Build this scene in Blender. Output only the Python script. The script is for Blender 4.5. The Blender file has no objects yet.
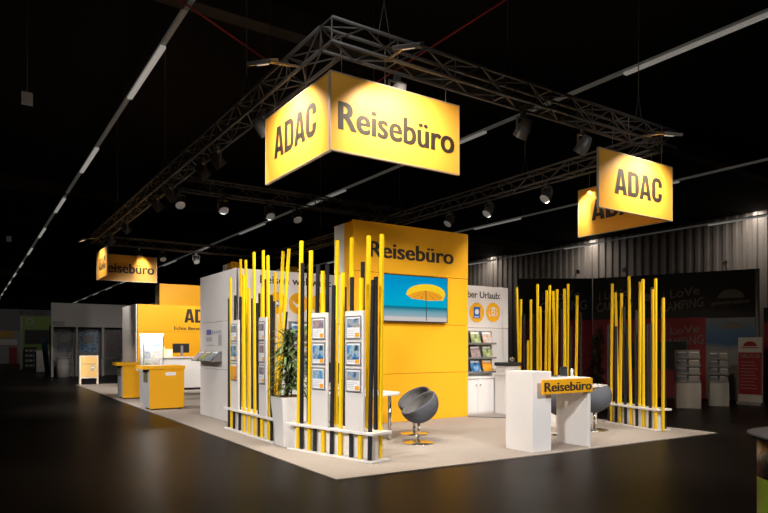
import bpy, bmesh, math, random
from mathutils import Vector, Matrix
random.seed(7)
S = bpy.context.scene
COL = S.collection
PI = math.pi

# ------------------------------------------------------------------ materials
def mat(name, color, rough=0.5, metal=0.0, spec=0.5, emit=None, estr=0.0, noise=0.0, nscale=8.0, bump=0.0, trans=0.0, alpha=1.0):
    m = bpy.data.materials.new(name); m.use_nodes = True
    nt = m.node_tree; b = nt.nodes['Principled BSDF']
    c = (*color, 1.0)
    b.inputs['Base Color'].default_value = c
    b.inputs['Roughness'].default_value = rough
    b.inputs['Metallic'].default_value = metal
    b.inputs['Specular IOR Level'].default_value = spec
    if trans: b.inputs['Transmission Weight'].default_value = trans
    if alpha < 1: b.inputs['Alpha'].default_value = alpha
    if emit is not None:
        b.inputs['Emission Color'].default_value = (*emit, 1.0)
        b.inputs['Emission Strength'].default_value = estr
    if noise or bump:
        tc = nt.nodes.new('ShaderNodeTexCoord')
        n = nt.nodes.new('ShaderNodeTexNoise'); n.inputs['Scale'].default_value = nscale
        n.inputs['Detail'].default_value = 6
        nt.links.new(tc.outputs['Object'], n.inputs['Vector'])
        if noise:
            r = nt.nodes.new('ShaderNodeValToRGB')
            r.color_ramp.elements[0].position = 0.3; r.color_ramp.elements[1].position = 0.7
            r.color_ramp.elements[0].color = (*[max(0, x*(1-noise)) for x in color], 1)
            r.color_ramp.elements[1].color = (*[min(1, x*(1+noise)) for x in color], 1)
            nt.links.new(n.outputs['Fac'], r.inputs['Fac'])
            nt.links.new(r.outputs['Color'], b.inputs['Base Color'])
        if bump:
            bp = nt.nodes.new('ShaderNodeBump'); bp.inputs['Strength'].default_value = bump
            bp.inputs['Distance'].default_value = 0.01
            nt.links.new(n.outputs['Fac'], bp.inputs['Height'])
            nt.links.new(bp.outputs['Normal'], b.inputs['Normal'])
    return m

def photo_mat(name, cols, scale=6.0):
    """procedural printed picture: bands of colour broken up by noise"""
    m = bpy.data.materials.new(name); m.use_nodes = True
    nt = m.node_tree; b = nt.nodes['Principled BSDF']; b.inputs['Roughness'].default_value = 0.35
    tc = nt.nodes.new('ShaderNodeTexCoord'); n = nt.nodes.new('ShaderNodeTexNoise')
    n.inputs['Scale'].default_value = scale; n.inputs['Detail'].default_value = 3
    nt.links.new(tc.outputs['Object'], n.inputs['Vector'])
    r = nt.nodes.new('ShaderNodeValToRGB'); r.color_ramp.interpolation = 'LINEAR'
    els = r.color_ramp.elements
    while len(els) < len(cols): els.new(0.5)
    for i, c in enumerate(cols):
        els[i].position = 0.32 + 0.36 * i / (len(cols) - 1); els[i].color = (*c, 1)
    nt.links.new(n.outputs['Fac'], r.inputs['Fac']); nt.links.new(r.outputs['Color'], b.inputs['Base Color'])
    return m

M = {}
M['yellow']  = mat('yellow_panel', (0.86, 0.415, 0.014), 0.45, spec=0.25, noise=0.03, nscale=1.2)
M['signyellow'] = mat('sign_yellow', (0.92, 0.455, 0.06), 0.4, spec=0.3)
M['ystick']  = mat('yellow_stick', (0.92, 0.60, 0.012), 0.5, spec=0.15)
M['kstick']  = mat('black_stick', (0.02, 0.02, 0.024), 0.5, spec=0.3)
M['white']   = mat('white_laminate', (0.78, 0.76, 0.75), 0.4, spec=0.3, noise=0.02, nscale=1.5)
M['whitew']  = mat('white_wall_panel', (0.74, 0.70, 0.68), 0.5, spec=0.25, noise=0.02, nscale=1.2)
M['grey_side'] = mat('grey_laminate', (0.36, 0.35, 0.36), 0.5)
M['carpet']  = mat('beige_carpet', (0.36, 0.315, 0.28), 0.95, spec=0.1, noise=0.10, nscale=60, bump=0.3)
M['graymat'] = mat('grey_mat', (0.25, 0.23, 0.22), 0.9)
M['ink']     = mat('dark_lettering', (0.035, 0.028, 0.022), 0.5, spec=0.3)
M['seam']    = mat('panel_seam', (0.10, 0.07, 0.04), 0.8)
M['truss']   = mat('truss_metal', (0.15, 0.145, 0.14), 0.5, 0.3)
M['edge']    = mat('sign_edge_aluminium', (0.55, 0.47, 0.40), 0.4, 0.5)
M['blackp']  = mat('black_plastic', (0.02, 0.02, 0.022), 0.4)
M['lampbody'] = mat('lamp_body', (0.20, 0.20, 0.205), 0.4, 0.2)
M['lens']    = mat('lamp_lens', (0.55, 0.55, 0.55), 0.15, 0.3, emit=(1.0, 0.93, 0.82), estr=0.07)
M['flood']   = mat('flood_lens', (0.7, 0.7, 0.7), 0.2, emit=(1.0, 0.9, 0.75), estr=0.35)
M['chrome']  = mat('chrome', (0.75, 0.75, 0.76), 0.15, 1.0)
M['felt']    = mat('grey_felt', (0.095, 0.10, 0.118), 0.95, spec=0.1, noise=0.12, nscale=40, bump=0.2)
M['feltin']  = mat('lit_inner_felt', (0.18, 0.175, 0.172), 0.95, spec=0.1, noise=0.12, nscale=40)  # same grey felt, lightened as if lit from above, for chair insides
M['leaf']    = mat('leaf_green', (0.10, 0.155, 0.045), 0.45, noise=0.55, nscale=7)
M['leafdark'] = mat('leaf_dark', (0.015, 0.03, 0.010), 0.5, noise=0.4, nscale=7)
M['stem']    = mat('plant_stem', (0.10, 0.075, 0.035), 0.7)
M['soil']    = mat('terracotta_soil', (0.16, 0.055, 0.025), 0.9, noise=0.3, nscale=20)
M['paper']   = mat('paper', (0.82, 0.82, 0.84), 0.5)
M['orange']  = mat('orange_print', (0.85, 0.36, 0.02), 0.5)
M['greyprint'] = mat('grey_print', (0.42, 0.42, 0.46), 0.6)
M['blueprint'] = mat('blue_print', (0.05, 0.14, 0.48), 0.5)
M['violet']  = mat('violet_print', (0.17, 0.15, 0.45), 0.5)
M['redprint'] = mat('red_print', (0.45, 0.02, 0.03), 0.5)
M['alu']     = mat('brushed_aluminium', (0.62, 0.62, 0.64), 0.35, 0.8)
M['glass']   = mat('clear_glass', (0.95, 0.97, 0.97), 0.05, alpha=0.16)
M['glow']    = mat('case_light', (1, 1, 1), 0.5, emit=(1.0, 0.92, 0.75), estr=7.0)
M['pic_a'] = photo_mat('picture_coast', [(0.05, 0.10, 0.22), (0.22, 0.33, 0.45), (0.42, 0.36, 0.30), (0.10, 0.09, 0.08)], 9)
M['pic_b'] = photo_mat('picture_sea', [(0.01, 0.05, 0.22), (0.03, 0.20, 0.50), (0.35, 0.48, 0.55), (0.02, 0.06, 0.12)], 8)
M['pic_c'] = photo_mat('picture_town', [(0.20, 0.12, 0.16), (0.45, 0.33, 0.28), (0.12, 0.10, 0.22), (0.50, 0.45, 0.42)], 12)
M['pic_d'] = photo_mat('picture_green', [(0.04, 0.16, 0.14), (0.30, 0.36, 0.10), (0.55, 0.50, 0.40), (0.06, 0.10, 0.08)], 10)
M['pic_e'] = photo_mat('picture_warm', [(0.60, 0.20, 0.05), (0.75, 0.55, 0.40), (0.30, 0.45, 0.65), (0.20, 0.08, 0.05)], 9)
M['pic_dim'] = photo_mat('picture_dim', [(0.05, 0.08, 0.16), (0.16, 0.17, 0.20), (0.25, 0.22, 0.20)], 3)
PICS = ['pic_a', 'pic_b', 'pic_c', 'pic_d', 'pic_e']
# hall materials
M['hallfloor'] = mat('polished_dark_floor', (0.011, 0.0085, 0.0068), 0.36, spec=0.04, noise=0.35, nscale=0.35)
M['ceiling'] = mat('dark_ceiling', (0.010, 0.009, 0.008), 0.9, spec=0.1)
M['corr'] = mat('corrugated_wall', (0.30, 0.26, 0.23), 0.6, spec=0.2, noise=0.12, nscale=0.7)
M['girder'] = mat('roof_girder', (0.035, 0.028, 0.022), 0.8)
M['striprail'] = mat('strip_rail', (0.30, 0.29, 0.27), 0.5, emit=(1.0, 0.95, 0.85), estr=0.03)
M['striptube'] = mat('strip_tube', (0.6, 0.6, 0.6), 0.5, emit=(1.0, 0.95, 0.86), estr=0.16)
M['striptubeb'] = mat('strip_tube_bright', (0.6, 0.6, 0.6), 0.5, emit=(1.0, 0.95, 0.86), estr=0.26)
M['redhose'] = mat('red_hose', (0.30, 0.01, 0.015), 0.6, emit=(0.5, 0.02, 0.03), estr=0.008)  # faint glow added so the hose shows under the dark roof
M['stallblack'] = mat('black_stall_wall', (0.008, 0.008, 0.009), 0.6)
M['stallred'] = mat('red_stall_wall', (0.28, 0.010, 0.018), 0.6)
M['stallwhite'] = mat('white_stall', (0.55, 0.52, 0.50), 0.6)
M['stallgrey'] = mat('grey_stall', (0.30, 0.29, 0.29), 0.6)
M['chalk'] = mat('chalk_lettering', (0.22, 0.215, 0.21), 0.7)
M['stallgreen'] = mat('green_stall', (0.16, 0.26, 0.03), 0.6)
M['lime'] = mat('lime_print', (0.30, 0.55, 0.03), 0.5)
M['tabletop_grey'] = mat('grey_tabletop', (0.22, 0.21, 0.21), 0.7, spec=.2)

# ------------------------------------------------------------------ mesh builder
class MB:
    def __init__(s): s.v = []; s.f = []; s.mi = []; s.sm = []
    def face(s, pts, mi=0, smooth=False):
        n = len(s.v); s.v += [tuple(p) for p in pts]; s.f.append(tuple(range(n, n+len(pts)))); s.mi.append(mi); s.sm.append(smooth)
    def add(s, verts, faces, mi=0, smooth=False):
        n = len(s.v); s.v += [tuple(p) for p in verts]
        for f in faces: s.f.append(tuple(n+i for i in f)); s.mi.append(mi); s.sm.append(smooth)
    def box(s, x0, x1, y0, y1, z0, z1, mi=0):
        v = [(x, y, z) for z in (z0, z1) for y in (y0, y1) for x in (x0, x1)]
        s.add(v, [(0,2,3,1), (4,5,7,6), (0,1,5,4), (2,6,7,3), (0,4,6,2), (1,3,7,5)], mi); return s
    def beam(s, p, q, w, d, mi=0, up=(0, 1, 0)):
        p = Vector(p); q = Vector(q); t = (q-p).normalized(); u = Vector(up).cross(t)
        if u.length < 1e-4: u = Vector((1, 0, 0)).cross(t)
        u.normalize(); w2 = t.cross(u).normalized()
        v = []
        for c in (p, q):
            for a, b in ((-1,-1), (1,-1), (1,1), (-1,1)): v.append(c + u*(a*w/2) + w2*(b*d/2))
        s.add(v, [(0,3,2,1), (4,5,6,7), (0,1,5,4), (1,2,6,5), (2,3,7,6), (3,0,4,7)], mi); return s
    def tube(s, p, q, r, r2=None, n=10, mi=0, caps=True, smooth=True):
        r2 = r if r2 is None else r2
        p = Vector(p); q = Vector(q); t = (q-p).normalized()
        u = t.cross(Vector((0, 0, 1)));
        if u.length < 1e-3: u = Vector((1, 0, 0))
        u.normalize(); w = t.cross(u)
        v = []
        for c, rr in ((p, r), (q, r2)):
            for i in range(n):
                a = 2*PI*i/n; v.append(c + u*(rr*math.cos(a)) + w*(rr*math.sin(a)))
        s.add(v, [(i, (i+1) % n, n+(i+1) % n, n+i) for i in range(n)], mi, smooth)
        if caps:
            s.face(v[:n][::-1], mi); s.face(v[n:], mi)
        return s
    def path(s, pts, r, n=8, mi=0):
        for a, b in zip(pts, pts[1:]): s.tube(a, b, r, n=n, mi=mi)
        return s
    def lathe(s, prof, c=(0, 0, 0), n=28, mi=0, smooth=True):
        v = []
        for (r, z) in prof:
            for i in range(n):
                a = 2*PI*i/n; v.append((c[0]+r*math.cos(a), c[1]+r*math.sin(a), c[2]+z))
        f = []
        for k in range(len(prof)-1):
            for i in range(n): f.append((k*n+i, k*n+(i+1) % n, (k+1)*n+(i+1) % n, (k+1)*n+i))
        s.add(v, f, mi, smooth)
        s.face(v[:n][::-1], mi); s.face(v[-n:], mi); return s
    def prism(s, poly, z0, z1, mi=0):
        n = len(poly); lo = [(x, y, z0) for x, y in poly]; hi = [(x, y, z1) for x, y in poly]
        s.face(lo[::-1], mi); s.face(hi, mi)
        for i in range(n):
            j = (i+1) % n; s.face([lo[i], lo[j], hi[j], hi[i]], mi)
        return s
    def build(s, name, mats, parent=None, bevel=0.0, mesh=None):
        me = bpy.data.meshes.new(name)
        w = INV.get(parent, None) if parent else None
        vs = [w @ Vector(p) for p in s.v] if w is not None else s.v
        me.from_pydata([tuple(p) for p in vs], [], s.f)
        if not isinstance(mats, (list, tuple)): mats = [mats]
        for m in mats: me.materials.append(M[m] if isinstance(m, str) else m)
        for p, i, sm in zip(me.polygons, s.mi, s.sm): p.material_index = i; p.use_smooth = sm
        bm = bmesh.new(); bm.from_mesh(me); bmesh.ops.remove_doubles(bm, verts=bm.verts, dist=1e-5)
        bmesh.ops.recalc_face_normals(bm, faces=bm.faces) if s.closed else None
        bm.to_mesh(me); bm.free()
        o = bpy.data.objects.new(name, me); COL.objects.link(o)
        if parent: o.parent = parent; INV[o] = INV.get(parent)
        if bevel:
            b = o.modifiers.new('edge', 'BEVEL'); b.width = bevel; b.segments = 2; b.limit_method = 'ANGLE'; b.angle_limit = 0.7
        return o
    closed = True
INV = {}   # object -> matrix that turns world coordinates into its own

def tag(o, label, cat, group=None, kind=None):
    o['label'] = label; o['category'] = cat
    if group: o['group'] = group
    if kind: o['kind'] = kind
    return o
def thing(name, label, cat, loc=(0, 0, 0), rz=0.0, group=None, local=False):
    """an Empty at the thing's base; children are given in world coordinates unless local"""
    o = bpy.data.objects.new(name, None); COL.objects.link(o)
    o.empty_display_size = 0.1
    o.location = loc; o.rotation_euler = (0, 0, rz)
    m = Matrix.Translation(loc) @ Matrix.Rotation(rz, 4, 'Z')
    INV[o] = None if local else m.inverted()
    tag(o, label, cat, group); o['kind'] = 'thing'
    return o
def struct(o): o['kind'] = 'structure'; return o
def copy_tree(o, parent=None):
    c = o.copy(); COL.objects.link(c)
    if parent: c.parent = parent
    for ch in list(o.children): copy_tree(ch, c)
    return c

# ------------------------------------------------------------------ lettering
def text_raw(s, bold):
    """bold = how far each letter is widened sideways, so that the counters stay open"""
    smear, bold = bold, .008
    cu = bpy.data.curves.new('t', 'FONT'); cu.body = s; cu.size = 1; cu.offset = bold; cu.resolution_u = 4
    o = bpy.data.objects.new('t', cu); COL.objects.link(o)
    dg = bpy.context.evaluated_depsgraph_get(); dg.update()
    me = bpy.data.meshes.new_from_object(o.evaluated_get(dg))
    bpy.data.objects.remove(o); bpy.data.curves.remove(cu)
    vs = [v.co.copy() for v in me.vertices]; fs = [tuple(p.vertices) for p in me.polygons]; bpy.data.meshes.remove(me)
    V, F_ = [], []
    n = 1 if smear <= 0 else max(2, math.ceil(2*smear/.03)+1)
    for k in range(n):
        dx = 0 if n == 1 else -smear + 2*smear*k/(n-1); b = len(V)
        V += [(c.x+dx, c.y, -.1*k/n) for c in vs]; F_ += [tuple(b+i for i in f) for f in fs]
    me = bpy.data.meshes.new('t'); me.from_pydata(V, [], F_)
    return me
def block_adac():
    """heavy condensed capitals A D A C, cap height 1"""
    V, F_ = [], []
    def poly(p): b = len(V); V.extend((x, y, 0) for x, y in p); F_.append(tuple(range(b, b+len(p))))
    def strip(o, i):
        for k in range(len(o)-1): poly([o[k], i[k], i[k+1], o[k+1]])
    def arc(cx, cy, r, a0, a1, n=6): return [(cx+r*math.cos(a0+(a1-a0)*k/n), cy+r*math.sin(a0+(a1-a0)*k/n)) for k in range(n+1)]
    def A(x):
        w = .72; m = w/2; t = .225
        poly([(x, 0), (x+t, 0), (x+m, .74), (x+m-.14, 1)]); poly([(x+w, 0), (x+m+.14, 1), (x+m, .74), (x+w-t, 0)])
        poly([(x+m-.14, 1), (x+m, .74), (x+m+.14, 1)]); poly([(x+.2, .17), (x+w-.2, .17), (x+w-.24, .33), (x+.24, .33)])
    def D(x):
        w, t, r, h = .66, .235, .28, .175
        poly([(x, 0), (x+t, 0), (x+t, 1), (x, 1)])
        o = [(x+t-.01, 0)] + arc(x+w-r, r, r, -PI/2, 0) + arc(x+w-r, 1-r, r, 0, PI/2) + [(x+t-.01, 1)]
        q = r-h
        i = [(x+t-.01, h)] + [(min(a_, x+w-t), b_) for a_, b_ in arc(x+w-r, r, q, -PI/2, 0)] + [(min(a_, x+w-t), b_) for a_, b_ in arc(x+w-r, 1-r, q, 0, PI/2)] + [(x+t-.01, 1-h)]
        strip(o, i)
    def C(x):
        w, t, r, h = .64, .235, .28, .175; q = r-h
        f = lambda P: [(min(max(a_, x+t), x+w-t), b_) for a_, b_ in P]
        o = [(x+w, .37)] + arc(x+w-r, r, r, 0, -PI/2) + arc(x+r, r, r, -PI/2, -PI) + arc(x+r, 1-r, r, PI, PI/2) + arc(x+w-r, 1-r, r, PI/2, 0) + [(x+w, .63)]
        i = [(x+w-t, .37)] + f(arc(x+w-r, r, q, 0, -PI/2)) + f(arc(x+r, r, q, -PI/2, -PI)) + f(arc(x+r, 1-r, q, PI, PI/2)) + f(arc(x+w-r, 1-r, q, PI/2, 0)) + [(x+w-t, .63)]
        strip(o, i)
    A(0); D(.765); A(1.455); C(2.215)
    me = bpy.data.meshes.new('t'); me.from_pydata(V, [], F_); return me
CAP = {}
def lettering(s, x0, x1, z0, cap, face, at, parent, m='ink', bold=0.012, name='lettering', tilt=0.0, depth=0.004):
    """writing that fills x0..x1 along its wall with capitals cap high, baseline z0.
    face '-y': wall at y=at read along +x.  face '-x': wall at x=at read along -y (x0 > x1 are y values)"""
    me = block_adac() if s == 'ADAC' else text_raw(s, bold)
    if bold not in CAP:
        h = text_raw('H', bold); CAP[bold] = max(v.co.y for v in h.vertices)
    xs = [v.co.x for v in me.vertices]; mn, mx = min(xs), max(xs)
    kz = cap if s == 'ADAC' else cap / CAP[bold]
    for v in me.vertices:
        u = (v.co.x - mn) / (mx - mn); h = v.co.y * kz + tilt * u; dp = depth + v.co.z*.01
        if face == '-y': v.co = Vector((x0 + (x1-x0)*u, at - dp, z0 + h))
        elif face == '-x': v.co = Vector((at - dp, x0 + (x1-x0)*u, z0 + h))
        else:  # custom frame: at = (origin, direction, normal)
            o, d, n = at; p = Vector(o) + Vector(d)*(x0 + (x1-x0)*u) + Vector(n)*dp; v.co = Vector((p.x, p.y, z0 + h))
    w = INV.get(parent)
    if w is not None: me.transform(w)
    me.materials.clear(); me.update(); me.materials.append(M[m])
    me.name = name
    o = bpy.data.objects.new(name, me); COL.objects.link(o); o.parent = parent; INV[o] = w
    return o

def disc_on_y(mb, cx, cz, r, y, mi=0, n=28):
    mb.face([(cx + r*math.cos(2*PI*i/n), y, cz + r*math.sin(2*PI*i/n)) for i in range(n)], mi)

# ================================================================== SETTING
mb = MB(); mb.box(-60, 31.6, -30, 130, -0.2, 0); struct(mb.build('floor', 'hallfloor'))
mb = MB(); mb.box(-60, 31.6, -30, 130, 8.6, 8.8); struct(mb.build('ceiling', 'ceiling'))
# corrugated hall wall
mb = MB(); mb.closed = False
pr = []; y = -15.0
while y < 75:
    pr += [(31.0, y), (31.0, y+0.22), (30.90, y+0.27), (30.90, y+0.46)]; y += 0.52
for (xa, ya), (xb, yb) in zip(pr, pr[1:]): mb.face([(xa, ya, 0), (xb, yb, 0), (xb, yb, 8.6), (xa, ya, 8.6)])
struct(mb.build('wall_right', 'corr'))
for i, yy in enumerate((6.0, 24.0, 42.0, 60.0)):
    mb = MB(); mb.box(-55, 30.5, yy-.2, yy+.2, 8.1, 8.6); struct(mb.build('trim_%d' % (i+1), 'girder'))

# ceiling strips of tube lamps
def strip(x, z, y0, y1, start, lit, period, label, tubem):
    t = thing('ceiling_light_strip', label, 'light strip', (x, y0, z), 0, 'hall light strips')
    mb = MB(); mb.box(x-.05, x+.05, y0, y1, z, z+.07); mb.build('rail', 'striprail', t)
    yy = y0+2
    while yy < min(y1, 60): h = MB(); h.tube((x, yy, z+.07), (x, yy, 8.59), .012, n=6); h.build('hanger', 'truss', t); yy += 8
    yy = start
    while yy + lit < y1:
        mb = MB(); mb.box(x-.06, x+.06, yy, yy+lit, z-.06, z-.002); mb.build('tube_lamp', tubem, t); yy += period
strip(0.1, 8.1, 2, 110, 7.9, 3.4, 8.4, 'long light strip above the aisle left of the yellow stand', 'striptubeb')
strip(9.5, 8.0, -4, 105, -0.6, 3.6, 8.4, 'long light strip running behind the front truss and both near hanging signs', 'striptube')
strip(19.7, 8.0, -2, 95, 7.8, 3.4, 8.4, 'long light strip passing behind the twin hanging sign panels at the right', 'striptube')
strip(29.3, 8.0, 1, 80, 8.9, 3.0, 9.6, 'long light strip along the corrugated hall wall', 'striptube')

# red hoses under the roof
for a, b, l in (((-0.32, 4.09, 7), (1.19, 5.0, 7), 'red hose under the dark roof above the left truss'),
                ((3.62, 3.4, 7), (3.63, 1.0, 7), 'red hose under the dark roof above the front truss')):
    d = (Vector(b)-Vector(a)); a2 = Vector(a)-d*.6
    t = thing('roof_hose', l, 'hose', tuple(a2))
    mb = MB(); mb.tube(a2, Vector(b)+d*.15, .017); mb.build('hose', 'redhose', t)
    for q in (a2, Vector(b)+d*.15): h = MB(); h.tube(q, (q[0], q[1], 8.59), .008, n=6); h.build('hanger', 'truss', t)
# small hanging hall placards
for p, l in (((-2.55, 6.99, 6), 'grey hall placard hanging in the dark left of the light strip, nearer one'), ((-2.02, 24.45, 6), 'small grey hall placard hanging far down the left aisle')):
    t = thing('hanging_placard', l, 'placard', p)
    mb = MB(); mb.box(p[0]-.09, p[0]+.09, p[1]-.02, p[1]+.02, p[2]-.07, p[2]+.16); mb.build('board', mat('placard_grey%d' % len(M), (.5, .5, .52), .6, emit=(.5, .5, .55), estr=.02), t)
    mb = MB(); mb.tube((p[0], p[1], p[2]+.16), (p[0], p[1], 8.59), .008, n=6); mb.build('wire', 'truss', t)

# ================================================================== STAND FLOOR
mb = MB(); mb.prism([(0, 0), (7.38, -.33), (7.5, 21.2), (0.1, 21.2)], 0, 0.012); o = mb.build('stand_carpet', 'carpet')
tag(o, 'pale beige carpet covering the floor of the yellow exhibition stand', 'carpet'); o['kind'] = 'thing'
CZ = 0.012

# ================================================================== YELLOW TOWERS
def tower(y, label, near, x0=2.6, x1=5.47):
    t = thing('display_tower', label, 'display wall', ((x0+x1)/2, y, CZ), 0, None if near else 'yellow display towers')
    zs = [CZ, .97, 1.96, 2.95, 3.92]
    for i in range(4):
        mb = MB(); mb.box(x0, x1, y, y+.05, zs[i]+.004, zs[i+1]-.004); mb.build('front_panel', 'yellow', t, .003)
    mb = MB(); mb.box(x0+.02, x1-.02, y+.05, y+.36, CZ, 3.90); mb.build('core', 'yellow', t)
    for i in range(4):
        mb = MB(); mb.box(x0+.02, x1-.02, y+.36, y+.76, zs[i]+.004, zs[i+1]-.02); mb.build('rear_panel', 'whitew', t, .003)
    return t
T1 = tower(4.0, 'tall yellow display wall carrying the lettering and the beach screen', True)
lettering('Reisebüro', 2.96, 5.07, 3.245, .30, '-y', 4.0, T1, bold=.026)
tower(11.0, 'narrow orange column peeping over the white cabin roof near its left corner', False, 2.76, 3.02)
tower(11.0, 'narrow orange column peeping over the white cabin roof above its lettering', False, 4.46, 4.84)
tower(18.3, 'orange yellow tower farthest back above the low yellow wall', False)

# television with a beach picture
t = thing('television', 'flat screen showing a yellow parasol on a beach', 'television', (4.0, 3.9, 2.0))
mb = MB(); mb.box(3.21, 4.83, 3.905, 3.96, 1.995, 2.93); mb.build('bezel', 'blackp', t, .004)
mb = MB(); mb.box(3.7, 4.3, 3.96, 4.0, 2.25, 2.7); mb.build('wall_mount', 'blackp', t)
def screen_mat():
    m = bpy.data.materials.new('beach_screen'); m.use_nodes = True; nt = m.node_tree; b = nt.nodes['Principled BSDF']
    b.inputs['Base Color'].default_value = (0, 0, 0, 1); b.inputs['Roughness'].default_value = .3; b.inputs['Specular IOR Level'].default_value = .05
    tc = nt.nodes.new('ShaderNodeTexCoord'); sp = nt.nodes.new('ShaderNodeSeparateXYZ'); nt.links.new(tc.outputs['Object'], sp.inputs[0])
    mr = nt.nodes.new('ShaderNodeMapRange'); mr.inputs[1].default_value = 0.0; mr.inputs[2].default_value = .93
    nt.links.new(sp.outputs['Z'], mr.inputs[0])
    r = nt.nodes.new('ShaderNodeValToRGB'); e = r.color_ramp.elements
    stops = [(0, (.62, .56, .52)), (.10, (.60, .55, .52)), (.12, (.30, .42, .48)), (.22, (.16, .36, .44)), (.29, (.01, .19, .27)), (.325, (.005, .17, .27)), (.335, (.0, .40, .60)), (.6, (.0, .36, .62)), (1, (.0, .26, .56))]
    while len(e) < len(stops): e.new(.5)
    for k, (p, c) in enumerate(stops): e[k].position = p; e[k].color = (*c, 1)
    nt.links.new(mr.outputs[0], r.inputs['Fac']); nt.links.new(r.outputs['Color'], b.inputs['Emission Color'])
    b.inputs['Emission Strength'].default_value = .95
    return m
scr = MB(); scr.face([(3.235, 3.902, 2.015), (4.805, 3.902, 2.015), (4.805, 3.902, 2.91), (3.235, 3.902, 2.91)])
M['beach'] = screen_mat(); M['umb1'] = mat('parasol_top', (0, 0, 0), .4, emit=(.95, .62, .01), estr=.95); M['umb2'] = mat('parasol_under', (0, 0, 0), .4, emit=(.90, .36, .01), estr=.9); M['umb3'] = mat('parasol_pole', (0, 0, 0), .4, emit=(.05, .05, .06), estr=.6)
sc = scr.build('screen', 'beach', t)
mb = MB(); mb.closed = False
def sx(u): return 3.235 + 1.57*u
def sz(v): return 2.015 + .895*v
ux = .655
top = []
for i in range(25):
    a = PI*i/24; top.append((ux - .315*math.cos(a), .60 + .245*math.sin(a)**.85 - .02*math.cos(a)))
pts = top + [(.955, .55), (.93, .49), (.83, .485), (.70, .47), (.55, .49), (.42, .505), (.36, .57)]
mb.face([(sx(u), 3.9005, sz(v)) for u, v in pts][::-1], 0)
und = [(.36, .565), (.45, .63), (.56, .685), (.65, .70), (.76, .685), (.86, .64), (.93, .575), (.91, .50), (.83, .49), (.70, .478), (.55, .497), (.42, .51)]
mb.face([(sx(u), 3.8995, sz(v)) for u, v in und], 1)
for a, b in (((.65, .70), (.66, .02)),): mb.face([(sx(a[0]-.006), 3.8985, sz(a[1])), (sx(b[0]-.006), 3.8985, sz(b[1])), (sx(b[0]+.006), 3.8985, sz(b[1])), (sx(a[0]+.006), 3.8985, sz(a[1]))], 2)
for a, b in (((.65, .70), (.45, .515)), ((.65, .70), (.57, .50)), ((.65, .70), (.80, .495)), ((.65, .70), (.90, .53))):
    mb.face([(sx(a[0]), 3.8988, sz(a[1])), (sx(b[0]-.004), 3.8988, sz(b[1])), (sx(b[0]+.004), 3.8988, sz(b[1]))], 2)
mb.build('parasol_picture', ['umb1', 'umb2', 'umb3'], sc)

# ================================================================== WHITE CABIN (left) 
t = thing('white_cabin', 'white walled cabin with circle graphics behind the yellow stick fences', 'cabin', (2.0, 6.5, CZ))
zs = [CZ, 1.04, 2.02, 3.03]
for i in range(3):
    mb = MB(); mb.box(.86, 5.35, 5.46, 5.52, zs[i]+.004, zs[i+1]-.004); mb.build('front_panel', 'whitew', t, .003)
    mb = MB(); mb.box(.83, .89, 5.46 if False else 5.46, 7.62, zs[i]+.004, zs[i+1]-.004); mb.build('side_panel', 'whitew', t, .003)
    mb = MB(); mb.box(.86, 5.35, 7.56, 7.62, zs[i]+.004, zs[i+1]-.004); mb.build('back_panel', 'whitew', t, .003)
lettering('Reisen weltweit:', 1.34, 2.93, 2.765, .155, '-y', 5.46, t, bold=.014)
for i, (cx, cz) in enumerate(((1.70, 2.38), (2.17, 2.39), (2.68, 2.41))):
    mb = MB(); mb.closed = False; disc_on_y(mb, cx, cz, .215, 5.455)
    d = mb.build('yellow_disc', 'yellow', t)
    ic = MB(); ic.closed = False
    if i == 0:
        ic.face([(cx-.06, 5.452, cz-.07), (cx+.06, 5.452, cz-.07), (cx+.06, 5.452, cz+.05), (cx-.06, 5.452, cz+.05)], 0)
        ic.face([(cx-.03, 5.451, cz-.03), (cx+.03, 5.451, cz-.03), (cx+.03, 5.451, cz+.02), (cx-.03, 5.451, cz+.02)], 1)
    elif i == 1:
        ic.face([(cx+a, 5.452, cz+b) for a, b in ((-.14, .05), (-.10, .04), (-.06, -.01), (.02, -.03), (.06, -.02), (.13, .03), (.12, -.03), (.06, -.08), (-.04, -.075), (-.10, -.03))][::-1], 1)
    else:
        ic.face([(cx-.05, 5.452, cz-.04), (cx-.02, 5.452, cz-.04), (cx-.02, 5.452, cz), (cx-.05, 5.452, cz)], 2)
        ic.face([(cx+.03, 5.452, cz-.03), (cx+.06, 5.452, cz-.03), (cx+.06, 5.452, cz+.01), (cx+.03, 5.452, cz+.01)], 2)
    ic.build('icon', ['blueprint', 'paper', 'redprint'], d)
# small printed notice on the cabin's side
mb = MB(); mb.closed = False
def qx(y0, y1, z0, z1, mi, x=.826): mb.face([(x, y0, z0), (x, y1, z0), (x, y1, z1), (x, y0, z1)], mi)
qx(7.18, 6.86, 1.76, 1.87, 0)
for k in range(5): qx(6.82-.12*k, 6.74-.12*k, 1.775, 1.84, 1)
for k in range(3): qx(7.18-.13*k, 7.09-.13*k, 1.62, 1.71, 1)
qx(7.18, 6.66, 1.53, 1.545, 1); qx(6.42, 6.22, 1.53, 1.75, 2)
mb.build('printed_notice', ['violet', 'greyprint', 'greyprint'], t)

# white sideboard and magazine rack against the cabin front
t = thing('white_sideboard', 'low white sideboard against the cabin front behind the right stick fence', 'sideboard', (2.3, 5.1, CZ))
mb = MB(); mb.box(1.9, 3.9, 4.82 if False else 5.0, 5.44, CZ, .88); mb.build('carcass', 'white', t, .004)
for k in range(4):
    mb = MB(); mb.box(1.91+.5*k, 2.39+.5*k, 4.985, 5.0, .08, .80); d = mb.build('door', 'white', t, .003)
    mb = MB(); mb.tube((2.33+.5*k, 4.985, .70), (2.33+.5*k, 4.965, .70), .015); mb.build('knob', 'chrome', d)

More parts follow.
